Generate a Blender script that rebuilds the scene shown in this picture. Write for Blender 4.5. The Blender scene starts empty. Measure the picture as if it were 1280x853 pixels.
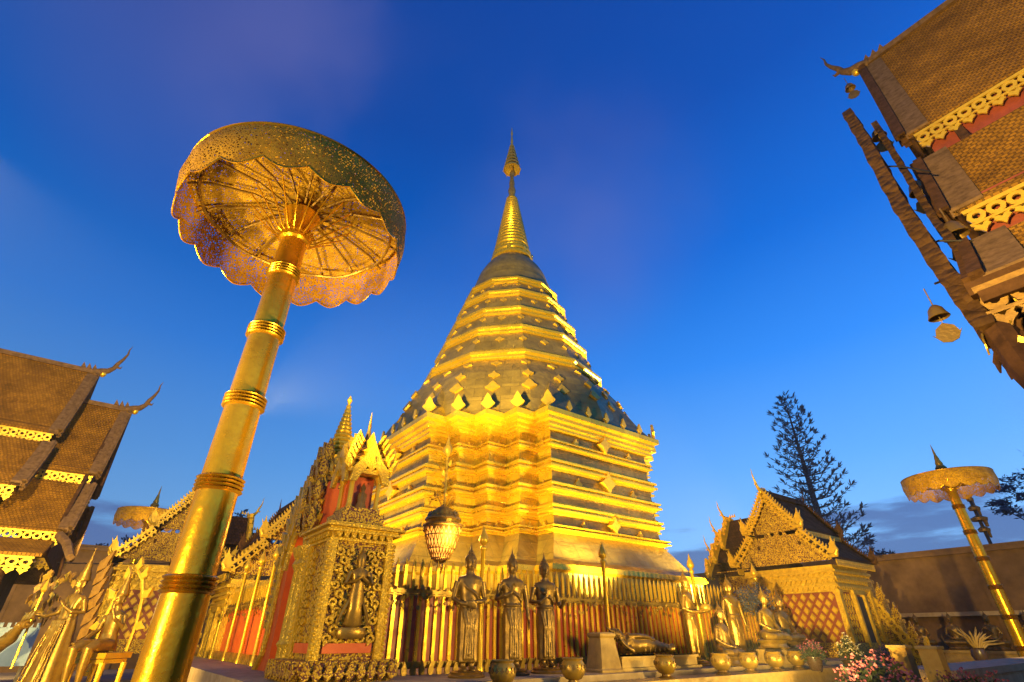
import bpy, math, random
from mathutils import Vector, Matrix
random.seed(7)
R = math.radians
S = bpy.context.scene
COL = S.collection
PI = math.pi

# ---------------------------------------------------------------- camera
CAM_H = 1.25
cam = bpy.data.cameras.new('camera'); cam_o = bpy.data.objects.new('camera', cam); COL.objects.link(cam_o)
cam.sensor_width = 36.0; cam.lens = 611.0 / 1280.0 * 36.0
cam.clip_start = 0.05; cam.clip_end = 4000
cam_o.location = (0, 0, CAM_H); cam_o.rotation_euler = (R(90 + 31.1), 0, 0)
S.camera = cam_o

# ---------------------------------------------------------------- world: blue-hour sky
W = bpy.data.worlds.new('World'); S.world = W; W.use_nodes = True
nt = W.node_tree; nt.nodes.clear()
def wn(t, **k):
    n = nt.nodes.new(t)
    for a, b in k.items(): setattr(n, a, b)
    return n
wl = nt.links.new
out = wn('ShaderNodeOutputWorld'); bg = wn('ShaderNodeBackground')
SUN_EL, SUN_AZ = R(2.0), R(60)
sky = wn('ShaderNodeTexSky', sky_type='NISHITA', sun_disc=False, sun_elevation=SUN_EL, sun_rotation=SUN_AZ, ozone_density=6.0, altitude=1000.0)
tc = wn('ShaderNodeTexCoord'); sep = wn('ShaderNodeSeparateXYZ'); wl(tc.outputs['Generated'], sep.inputs[0])
ramp = wn('ShaderNodeValToRGB'); wl(sep.outputs['Z'], ramp.inputs[0])
cr = ramp.color_ramp
stops = [(0.0, (0.24, 0.52, 0.95)), (0.12, (0.25, 0.57, 1.05)), (0.26, (0.13, 0.43, 1.02)), (0.44, (0.035, 0.265, 0.92)), (0.62, (0.004, 0.145, 0.67)), (0.80, (0.0005, 0.078, 0.45)), (1.0, (0.0005, 0.052, 0.35))]
cr.elements[0].position = 0; cr.elements[1].position = 1
for i, (p, c) in enumerate(stops):
    e = cr.elements[0] if i == 0 else (cr.elements[-1] if i == len(stops) - 1 else cr.elements.new(p))
    e.position = p; e.color = (*c, 1)
def mixc(fac, a, b, mode='MIX'):
    m = wn('ShaderNodeMix', data_type='RGBA', blend_type=mode)
    for s, v in ((0, fac), (6, a), (7, b)):
        if hasattr(v, 'default_value') or hasattr(v, 'is_linked'): wl(v, m.inputs[s])
        else: m.inputs[s].default_value = v
    return m.outputs[2]
def mathn(op, a, b=0.0, c=None, clamp=False):
    m = wn('ShaderNodeMath', operation=op, use_clamp=clamp)
    for i, v in enumerate((a, b, c)):
        if v is None: continue
        if isinstance(v, (int, float)): m.inputs[i].default_value = v
        else: wl(v, m.inputs[i])
    return m.outputs[0]
# thin violet mist drifting high up, grey-blue cloud bank low down
mp = wn('ShaderNodeMapping'); wl(tc.outputs['Generated'], mp.inputs[0]); mp.inputs['Scale'].default_value = (1.5, 1.5, 1.1)
mp.inputs['Location'].default_value = (1.3, 0.35, 0.2)
nz = wn('ShaderNodeTexNoise'); nz.inputs['Scale'].default_value = 1.35; nz.inputs['Detail'].default_value = 4; nz.inputs['Roughness'].default_value = 0.5
wl(mp.outputs[0], nz.inputs['Vector'])
mr = wn('ShaderNodeMapRange', interpolation_type='SMOOTHSTEP'); wl(nz.outputs[0], mr.inputs[0])
mr.inputs[1].default_value = 0.30; mr.inputs[2].default_value = 0.68
mist = None
for (dv, lo, amt) in (((-0.4357, 0.4028, 0.8049), 0.93, 0.19), ((-0.2858, 0.5435, 0.7893), 0.95, 0.18), ((0.0943, 0.6873, 0.7203), 0.94, 0.26), ((0.7057, 0.6807, 0.1967), 0.985, 0.3)):
    dp = wn('ShaderNodeVectorMath', operation='DOT_PRODUCT'); wl(tc.outputs['Generated'], dp.inputs[0]); dp.inputs[1].default_value = dv
    fm = wn('ShaderNodeMapRange', interpolation_type='SMOOTHSTEP'); wl(dp.outputs['Value'], fm.inputs[0]); fm.inputs[1].default_value = lo; fm.inputs[2].default_value = 1.0
    term = mathn('MULTIPLY', mathn('MULTIPLY', fm.outputs[0], amt), mr.outputs[0]); mist = term if mist is None else mathn('ADD', mist, term)
mp2 = wn('ShaderNodeMapping'); wl(tc.outputs['Generated'], mp2.inputs[0]); mp2.inputs['Scale'].default_value = (1.6, 1.6, 9.0)
nz2 = wn('ShaderNodeTexNoise'); nz2.inputs['Scale'].default_value = 2.2; nz2.inputs['Detail'].default_value = 6; nz2.inputs['Roughness'].default_value = 0.55
wl(mp2.outputs[0], nz2.inputs['Vector'])
zz = mathn('MULTIPLY_ADD', nz2.outputs[0], 0.22, mathn('MULTIPLY', sep.outputs['Z'], -1.0))
bank = wn('ShaderNodeMapRange', interpolation_type='SMOOTHSTEP'); wl(zz, bank.inputs[0])
bank.inputs[1].default_value = -0.06; bank.inputs[2].default_value = -0.025
side = mathn('MULTIPLY_ADD', sep.outputs['X'], 0.40, 1.0)
sidec = wn('ShaderNodeCombineXYZ')
for q in range(3): wl(side, sidec.inputs[q])
c1 = mixc(mist, mixc(1.0, ramp.outputs[0], sidec.outputs[0], 'MULTIPLY'), (0.24, 0.22, 0.52, 1))
c2 = mixc(mathn('MULTIPLY', bank.outputs[0], 0.8), c1, (0.085, 0.135, 0.36, 1))
hs = wn('ShaderNodeHueSaturation'); hs.inputs['Saturation'].default_value = 1.3; hs.inputs['Value'].default_value = 0.10; wl(sky.outputs[0], hs.inputs['Color'])
fin = mixc(0.08, c2, hs.outputs[0])
wl(fin, bg.inputs['Color']); bg.inputs['Strength'].default_value = 1.0
wl(bg.outputs[0], out.inputs['Surface'])

sun = bpy.data.lights.new('sun', 'SUN'); sun.energy = 0.03; sun.angle = R(0.5); sun.color = (1, 0.85, 0.7)
so = bpy.data.objects.new('sun', sun); COL.objects.link(so)
so.rotation_euler = Vector((-math.sin(SUN_AZ) * math.cos(SUN_EL), -math.cos(SUN_AZ) * math.cos(SUN_EL), -math.sin(SUN_EL))).to_track_quat('-Z', 'Y').to_euler()

S.view_settings.view_transform = 'Standard'; S.view_settings.look = 'None'
S.view_settings.exposure = 0.0; S.view_settings.gamma = 1.0; S.view_settings.use_curve_mapping = False
try:
    S.cycles.max_bounces = 6; S.cycles.diffuse_bounces = 3; S.cycles.glossy_bounces = 3
    S.cycles.transparent_max_bounces = 24; S.cycles.sample_clamp_indirect = 4.0
    S.cycles.caustics_reflective = False; S.cycles.caustics_refractive = False
    S.cycles.use_denoising = True
except Exception: pass

# ---------------------------------------------------------------- temple grid: a runs along the right faces, b along the left faces
PSI = R(53)
E1 = Vector((math.sin(PSI), math.cos(PSI), 0)); E2 = Vector((-math.cos(PSI), math.sin(PSI), 0))
ROT = R(37)
def G(a, b, z=0.0): return E1 * a + E2 * b + Vector((0, 0, z))

# ---------------------------------------------------------------- floodlights of the temple court, plus added fill lamps
def flood(a, b, z, ta, tb, tz, watts, size=0.15, cone=110, color=(1.0, 0.60, 0.20), blend=0.6):
    l = bpy.data.lights.new('flood_or_fill', 'SPOT'); l.energy = watts; l.spot_size = R(cone); l.spot_blend = blend
    l.shadow_soft_size = size; l.color = color
    o = bpy.data.objects.new('flood_or_fill', l); COL.objects.link(o)
    p = G(a, b, z); o.location = p
    o.rotation_euler = (G(ta, tb, tz) - p).to_track_quat('-Z', 'Y').to_euler()
WARM = (1.0, 0.69, 0.19); GOLDL = (1.0, 0.73, 0.18)
# round the foot of the tower, inside the fence
flood(8.8, 8.2, 2.2, 9.6, 11.6, 5.2, 1750, color=GOLDL)
flood(13.2, 8.2, 2.2, 12.6, 11.6, 4.8, 1750, color=GOLDL)
flood(5.0, 8.6, 2.2, 7.6, 11.0, 5.6, 1750, color=GOLDL)
flood(4.0, 13.6, 2.2, 7.5, 13.6, 5.2, 1750, color=GOLDL)
# up at the tall steps and the spire
flood(0.58, 5.2, 3.2, 10.5, 13.9, 13.0, 17000, cone=40, color=GOLDL)
flood(20.0, 9.8, 3.4, 10.8, 13.4, 9.5, 26000, cone=50, color=GOLDL)
flood(0.58, 5.2, 3.5, 9.0, 11.5, 5.6, 2400, cone=32, color=GOLDL)  # extra lamp added to lift the body plates
flood(0.58, 5.2, 3.3, 10.53, 13.98, 22.6, 16000, cone=14, color=GOLDL)  # narrow spot added to brighten the crown
# court floods and added fills
flood(-3.0, 3.2, 1.4, 2.4, 7.6, 2.0, 1500, size=0.12, cone=75, color=WARM)         # pole and corner shrine
flood(-3.0, 6.2, 0.8, 0.5, 4.5, 5.2, 2600, size=0.12, cone=60, color=WARM)         # near parasol from below
flood(6.8, 0.4, 2.0, 4.6, 6.8, 1.5, 1500, size=0.3, cone=64, color=WARM)  # added fill on statues and shrine
flood(3.2, -0.8, 1.6, 9.4, 3.4, 0.9, 420, size=0.15, cone=70, color=WARM)         # added fill to warm the flowers and posts
flood(10.2, 3.0, 0.5, 7.0, 7.5, 1.8, 650, size=0.2, cone=95, color=WARM)            # fence front
flood(-2.8, 3.2, 0.7, 0.7, 4.8, 5.2, 1200, size=0.12, cone=40, color=WARM)         # lamp added to light the inside of the canopy
flood(1.5, 3.3, 0.75, 0.55, 5.7, 5.0, 1100, size=0.12, cone=40, color=WARM)  # second added lamp, for the far valance's inner face
flood(-0.6, 22.0, 3.6, 0.9, 26.4, 6.2, 700, size=0.12, cone=110, color=WARM)        # unseen lamp added to brighten the distant parasol
flood(-3.2, 24.5, 2.0, -2.0, 31.0, 2.2, 1600, size=0.12, cone=130, color=WARM)        # unseen lamp added to light the left wall           
flood(3.4, 2.0, 0.7, 15.5, 7.9, 5.4, 9500, size=0.08, cone=46, color=WARM)        # right pavilion, low
flood(15.5, 1.5, 2.2, 24.0, 5.0, 2.4, 1500, size=0.12, cone=100, color=WARM)       # far parasol and cloister wall
flood(-3.0, 7.0, 6.4, -2.2, 18.5, 5.2, 6000, size=0.10, cone=80, color=WARM)       # left hall roofs
flood(-2.6, 9.5, 1.0, 0.5, 17.0, 2.2, 3000, size=0.12, cone=120, color=WARM)       # added to brighten the left court figures
flood(-4.2, 1.5, 2.4, 8.6, -1.5, 7.5, 11500, size=0.10, cone=44, color=WARM)       # right hall roofs

# ---------------------------------------------------------------- mesh builder
class MB:
    def __init__(s): s.v = []; s.f = []; s.m = []
    def add(s, vs, fs, m=0):
        k = len(s.v); s.v.extend([tuple(x) for x in vs]); s.f.extend([tuple(i + k for i in f) for f in fs]); s.m.extend([m] * len(fs)); return s
    def box(s, c, d, rz=0.0, m=0, top=1.0, M=None):
        x, y, z = d[0] / 2, d[1] / 2, d[2] / 2; vs = []
        for sz, t in ((-1, 1.0), (1, top)):
            for sx, sy in ((-1, -1), (1, -1), (1, 1), (-1, 1)):
                p = Vector((sx * x * t, sy * y * t, sz * z))
                if M is not None: p = M @ p
                elif rz: p = Matrix.Rotation(rz, 3, 'Z') @ p
                vs.append(p + Vector(c))
        return s.add(vs, [(3, 2, 1, 0), (4, 5, 6, 7), (0, 1, 5, 4), (1, 2, 6, 5), (2, 3, 7, 6), (3, 0, 4, 7)], m)
    def loft(s, rings, m=0, cap=True, close=True):
        n = len(rings[0]); vs = [p for r in rings for p in r]; fs = []
        for i in range(len(rings) - 1):
            for j in range(n if close else n - 1):
                k = (j + 1) % n; fs.append((i * n + j, i * n + k, (i + 1) * n + k, (i + 1) * n + j))
        if cap: fs.append(tuple(reversed(range(n)))); fs.append(tuple((len(rings) - 1) * n + j for j in range(n)))
        return s.add(vs, fs, m)
    def lathe(s, prof, n=16, c=(0, 0, 0), m=0, ph=0.0, cap=True, sx=1.0, sy=1.0, M=None):
        rings = []
        for r, z in prof:
            rg = []
            for i in range(n):
                a = 2 * PI * i / n + ph; p = Vector((r * sx * math.cos(a), r * sy * math.sin(a), z))
                if M is not None: p = M @ p
                rg.append(p + Vector(c))
            rings.append(rg)
        return s.loft(rings, m, cap)
    def tube(s, pts, rad, n=8, m=0):
        pts = [Vector(p) for p in pts]
        if isinstance(rad, (int, float)): rad = [rad] * len(pts)
        rings = []; up = None
        for i, p in enumerate(pts):
            t = (pts[min(i + 1, len(pts) - 1)] - pts[max(i - 1, 0)]).normalized()
            if up is None: up = t.orthogonal().normalized()
            else:
                up = (up - t * up.dot(t)); up = up.normalized() if up.length > 1e-5 else t.orthogonal().normalized()
            b = t.cross(up)
            rings.append([p + (up * math.cos(2 * PI * j / n) + b * math.sin(2 * PI * j / n)) * max(rad[i], 1e-4) for j in range(n)])
        return s.loft(rings, m)
    def prism(s, poly, o, ux, uy, th, m=0):
        o = Vector(o); ux = Vector(ux); uy = Vector(uy); th = Vector(th); n = len(poly)
        fr = [o + ux * p[0] + uy * p[1] for p in poly]
        if ux.cross(uy).dot(th) > 0: fr = fr[::-1]
        vs = fr + [p + th for p in fr]
        return s.add(vs, [tuple(range(n)), tuple(reversed(range(n, 2 * n)))] + [(i + n, (i + 1) % n + n, (i + 1) % n, i) for i in range(n)], m)
    def annulus(s, o, ux, uy, th, ro, ri, n=10, m=0, sx=1.0):
        o = Vector(o); ux = Vector(ux); uy = Vector(uy); th = Vector(th); vs = []
        for k, w in ((ro, 0), (ri, 0), (ri, 1), (ro, 1)):
            for i in range(n):
                a = 2 * PI * i / n; vs.append(o + ux * (math.cos(a) * k * sx) + uy * (math.sin(a) * k) + th * w)
        fs = []
        for q in range(4):
            for i in range(n):
                j = (i + 1) % n; q2 = (q + 1) % 4; fs.append((q * n + i, q2 * n + i, q2 * n + j, q * n + j))
        return s.add(vs, fs, m)
    def ball(s, c, r, m=0, n=10, k=6, sz=1.0, sx=1.0, sy=1.0):
        return s.lathe([(max(r * math.sin(PI * i / k), 1e-4), -r * sz * math.cos(PI * i / k)) for i in range(k + 1)], n, c, m, sx=sx, sy=sy)
    def build(s, name, mats, parent=None, smooth=None, loc=None, rz=0.0):
        me = bpy.data.meshes.new(name); me.from_pydata(s.v, [], s.f)
        mats = mats if isinstance(mats, (list, tuple)) else [mats]
        for x in mats: me.materials.append(x)
        if len(mats) > 1: me.polygons.foreach_set('material_index', s.m)
        uv = me.uv_layers.new(name='UVMap').data
        for p in me.polygons:
            n = p.normal; t = Vector((-n.y, n.x, 0))
            if t.length < 0.15: t = Vector((1, 0, 0)); b = Vector((0, 1, 0))
            else: t.normalize(); b = n.cross(t)
            for li in p.loop_indices:
                q = me.vertices[me.loops[li].vertex_index].co; uv[li].uv = (q.dot(t), q.dot(b))
        if smooth:
            me.polygons.foreach_set('use_smooth', [True] * len(me.polygons)); me.set_sharp_from_angle(angle=R(smooth))
        me.update()
        o = bpy.data.objects.new(name, me); COL.objects.link(o)
        if parent is not None: o.parent = parent
        if loc is not None: o.location = loc
        o.rotation_euler[2] = rz
        return o
def tag(o, label=None, cat=None, group=None, kind=None):
    if label: o['label'] = label
    if cat: o['category'] = cat
    if group: o['group'] = group
    if kind: o['kind'] = kind
    return o
def thing(name, label, cat, loc=(0, 0, 0), rz=0.0, group=None):
    o = bpy.data.objects.new(name, None); COL.objects.link(o); o.location = loc; o.rotation_euler[2] = rz
    o.empty_display_size = 0.2
    return tag(o, label, cat, group)
def dup(root, loc, rz, label, sc=None):
    r = root.copy(); COL.objects.link(r); r.location = loc; r.rotation_euler[2] = rz; r['label'] = label
    if sc: r.scale = (sc, sc, sc)
    for ch in list(root.children):
        c = ch.copy(); COL.objects.link(c); c.parent = r
        for g in list(ch.children):
            d = g.copy(); COL.objects.link(d); d.parent = c
    return r

# ---------------------------------------------------------------- procedural materials
def mat(name, col, metal=0.0, rough=0.5, col2=None, nscale=6.0, ndetail=5, bump=0.0, bscale=40.0, bdist=0.01, kind=None, extra=None, rvar=0.12, coords='Object'):
    m = bpy.data.materials.new(name); m.use_nodes = True; t = m.node_tree; P = t.nodes['Principled BSDF']; L = t.links.new
    def N(ty, **k):
        n = t.nodes.new(ty)
        for a, b in k.items(): setattr(n, a, b)
        return n
    tcn = N('ShaderNodeTexCoord'); co = tcn.outputs[coords]
    P.inputs['Metallic'].default_value = metal; P.inputs['Roughness'].default_value = rough
    n1 = N('ShaderNodeTexNoise'); n1.inputs['Scale'].default_value = nscale; n1.inputs['Detail'].default_value = ndetail; n1.inputs['Roughness'].default_value = 0.65; L(co, n1.inputs['Vector'])
    mx = N('ShaderNodeMix', data_type='RGBA')
    mr_ = N('ShaderNodeMapRange'); L(n1.outputs[0], mr_.inputs[0]); mr_.inputs[1].default_value = 0.32; mr_.inputs[2].default_value = 0.68
    L(mr_.outputs[0], mx.inputs[0]); mx.inputs[6].default_value = (*col, 1)
    c2 = col2 or tuple(c * 0.72 for c in col); mx.inputs[7].default_value = (*c2, 1)
    colour = mx.outputs[2]
    rr = N('ShaderNodeMapRange'); L(n1.outputs[0], rr.inputs[0]); rr.inputs[1].default_value = 0.3; rr.inputs[2].default_value = 0.7
    rr.inputs[3].default_value = max(0.03, rough - rvar); rr.inputs[4].default_value = min(1, rough + rvar); L(rr.outputs[0], P.inputs['Roughness'])
    height = None
    if kind == 'carved':        # gilt relief over a lacquer ground
        v = N('ShaderNodeTexVoronoi', feature='F1'); v.inputs['Scale'].default_value = bscale; L(co, v.inputs['Vector'])
        n2 = N('ShaderNodeTexNoise'); n2.inputs['Scale'].default_value = bscale * 0.8; n2.inputs['Detail'].default_value = 4; L(co, n2.inputs['Vector'])
        ad = N('ShaderNodeMath', operation='MULTIPLY_ADD'); L(n2.outputs[0], ad.inputs[0]); ad.inputs[1].default_value = 0.6; L(v.outputs['Distance'], ad.inputs[2])
        iv = N('ShaderNodeMath', operation='SUBTRACT'); iv.inputs[0].default_value = 1.0; L(ad.outputs[0], iv.inputs[1]); height = iv.outputs[0]
        if extra:
            st = N('ShaderNodeMapRange'); L(ad.outputs[0], st.inputs[0]); st.inputs[1].default_value = 0.84; st.inputs[2].default_value = 0.92
            m2 = N('ShaderNodeMix', data_type='RGBA'); L(st.outputs[0], m2.inputs[0]); L(colour, m2.inputs[6]); m2.inputs[7].default_value = (*extra, 1); colour = m2.outputs[2]
            mm = N('ShaderNodeMath', operation='MULTIPLY_ADD'); L(st.outputs[0], mm.inputs[0]); mm.inputs[1].default_value = -metal * 0.9; mm.inputs[2].default_value = metal; L(mm.outputs[0], P.inputs['Metallic'])
    elif kind in ('tile', 'plate', 'paving', 'brick'):
        br = N('ShaderNodeTexBrick'); L(tcn.outputs['UV'], br.inputs['Vector'])
        w, h, ms = {'tile': (0.13, 0.17, 0.012), 'plate': (0.62, 0.40, 0.004), 'paving': (0.6, 0.6, 0.006), 'brick': (0.5, 0.25, 0.006)}[kind]
        if isinstance(extra, tuple): w, h, ms = extra
        br.inputs['Scale'].default_value = 1.0; br.inputs['Brick Width'].default_value = w; br.inputs['Row Height'].default_value = h; br.inputs['Mortar Size'].default_value = ms
        br.inputs['Mortar Smooth'].default_value = 0.3
        br.inputs['Color1'].default_value = (0.75, 0.75, 0.75, 1); br.inputs['Color2'].default_value = (1.2, 1.2, 1.2, 1); br.inputs['Mortar'].default_value = (0.45, 0.45, 0.45, 1)
        mu = N('ShaderNodeMix', data_type='RGBA', blend_type='MULTIPLY'); mu.inputs[0].default_value = {'tile': 0.9, 'plate': 0.75}.get(kind, 0.8)
        L(colour, mu.inputs[6]); L(br.outputs['Color'], mu.inputs[7]); colour = mu.outputs[2]
        iv = N('ShaderNodeMath', operation='SUBTRACT'); iv.inputs[0].default_value = 1.0; L(br.outputs['Fac'], iv.inputs[1]); height = iv.outputs[0]
        if kind == 'tile':
            su = N('ShaderNodeSeparateXYZ'); L(tcn.outputs['UV'], su.inputs[0])
            dv = N('ShaderNodeMath', operation='DIVIDE'); L(su.outputs['Y'], dv.inputs[0]); dv.inputs[1].default_value = h
            fr = N('ShaderNodeMath', operation='FRACT'); L(dv.outputs[0], fr.inputs[0])
            sb = N('ShaderNodeMath', operation='MULTIPLY_ADD'); L(fr.outputs[0], sb.inputs[0]); sb.inputs[1].default_value = -0.9; L(height, sb.inputs[2]); height = sb.outputs[0]
        else:
            n2 = N('ShaderNodeTexNoise'); n2.inputs['Scale'].default_value = bscale; n2.inputs['Detail'].default_value = 3; L(co, n2.inputs['Vector'])
            ad = N('ShaderNodeMath', operation='MULTIPLY_ADD'); L(n2.outputs[0], ad.inputs[0]); ad.inputs[1].default_value = 0.8; L(height, ad.inputs[2]); height = ad.outputs[0]
    elif kind == 'lattice':     # diamond grid, gold bars over red ground
        su = N('ShaderNodeSeparateXYZ'); L(tcn.outputs['UV'], su.inputs[0]); hs_ = []
        for sg in (1, -1):
            a1 = N('ShaderNodeMath', operation='MULTIPLY_ADD'); L(su.outputs['Y'], a1.inputs[0]); a1.inputs[1].default_value = sg * 0.8; L(su.outputs['X'], a1.inputs[2])
            d1 = N('ShaderNodeMath', operation='DIVIDE'); L(a1.outputs[0], d1.inputs[0]); d1.inputs[1].default_value = extra[3]
            p1 = N('ShaderNodeMath', operation='PINGPONG'); L(d1.outputs[0], p1.inputs[0]); p1.inputs[1].default_value = 0.5; hs_.append(p1.outputs[0])
        mn = N('ShaderNodeMath', operation='MINIMUM'); L(hs_[0], mn.inputs[0]); L(hs_[1], mn.inputs[1])
        a_ = N('ShaderNodeMapRange'); L(mn.outputs[0], a_.inputs[0]); a_.inputs[1].default_value = 0.10; a_.inputs[2].default_value = 0.13
        b_ = N('ShaderNodeMapRange'); L(mn.outputs[0], b_.inputs[0]); b_.inputs[1].default_value = 0.22; b_.inputs[2].default_value = 0.26
        dd = N('ShaderNodeMath', operation='SUBTRACT'); L(a_.outputs[0], dd.inputs[0]); L(b_.outputs[0], dd.inputs[1])
        m2 = N('ShaderNodeMix', data_type='RGBA'); L(dd.outputs[0], m2.inputs[0]); L(colour, m2.inputs[6]); m2.inputs[7].default_value = (*extra[:3], 1); colour = m2.outputs[2]
        iv = N('ShaderNodeMath', operation='SUBTRACT'); iv.inputs[0].default_value = 1.0; L(dd.outputs[0], iv.inputs[1]); height = iv.outputs[0]
        mm = N('ShaderNodeMath', operation='MULTIPLY_ADD'); L(dd.outputs[0], mm.inputs[0]); mm.inputs[1].default_value = -metal; mm.inputs[2].default_value = metal; L(mm.outputs[0], P.inputs['Metallic'])
    elif kind == 'openwork':    # pierced sheet metal
        v = N('ShaderNodeTexVoronoi', feature='DISTANCE_TO_EDGE'); v.inputs['Scale'].default_value = bscale; L(co, v.inputs['Vector'])
        n2 = N('ShaderNodeTexNoise'); n2.inputs['Scale'].default_value = 4.0; L(co, n2.inputs['Vector'])
        th_ = N('ShaderNodeMath', operation='MULTIPLY_ADD'); L(n2.outputs[0], th_.inputs[0]); th_.inputs[1].default_value = 0.25; th_.inputs[2].default_value = extra
        gt = N('ShaderNodeMath', operation='GREATER_THAN'); L(v.outputs['Distance'], gt.inputs[0]); L(th_.outputs[0], gt.inputs[1])
        tr = N('ShaderNodeBsdfTransparent'); ms_ = N('ShaderNodeMixShader'); L(gt.outputs[0], ms_.inputs[0]); L(P.outputs[0], ms_.inputs[1]); L(tr.outputs[0], ms_.inputs[2])
        L(ms_.outputs[0], t.nodes['Material Output'].inputs['Surface']); height = v.outputs['Distance']
        dk = N('ShaderNodeMapRange'); L(v.outputs['Distance'], dk.inputs[0]); dk.inputs[1].default_value = extra * 0.5; dk.inputs[2].default_value = extra + 0.16
        m2 = N('ShaderNodeMix', data_type='RGBA'); L(dk.outputs[0], m2.inputs[0]); L(colour, m2.inputs[6]); m2.inputs[7].default_value = (0.16, 0.075, 0.012, 1); colour = m2.outputs[2]
    elif bump:
        n2 = N('ShaderNodeTexNoise'); n2.inputs['Scale'].default_value = bscale; n2.inputs['Detail'].default_value = 4; L(co, n2.inputs['Vector']); height = n2.outputs[0]
    if height is not None and bump:
        bp = N('ShaderNodeBump'); bp.inputs['Strength'].default_value = bump; bp.inputs['Distance'].default_value = bdist; L(height, bp.inputs['Height']); L(bp.outputs[0], P.inputs['Normal'])
    L(colour, P.inputs['Base Color'])
    return m
GB, GB2 = (0.90, 0.56, 0.025), (0.66, 0.37, 0.015)
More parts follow.
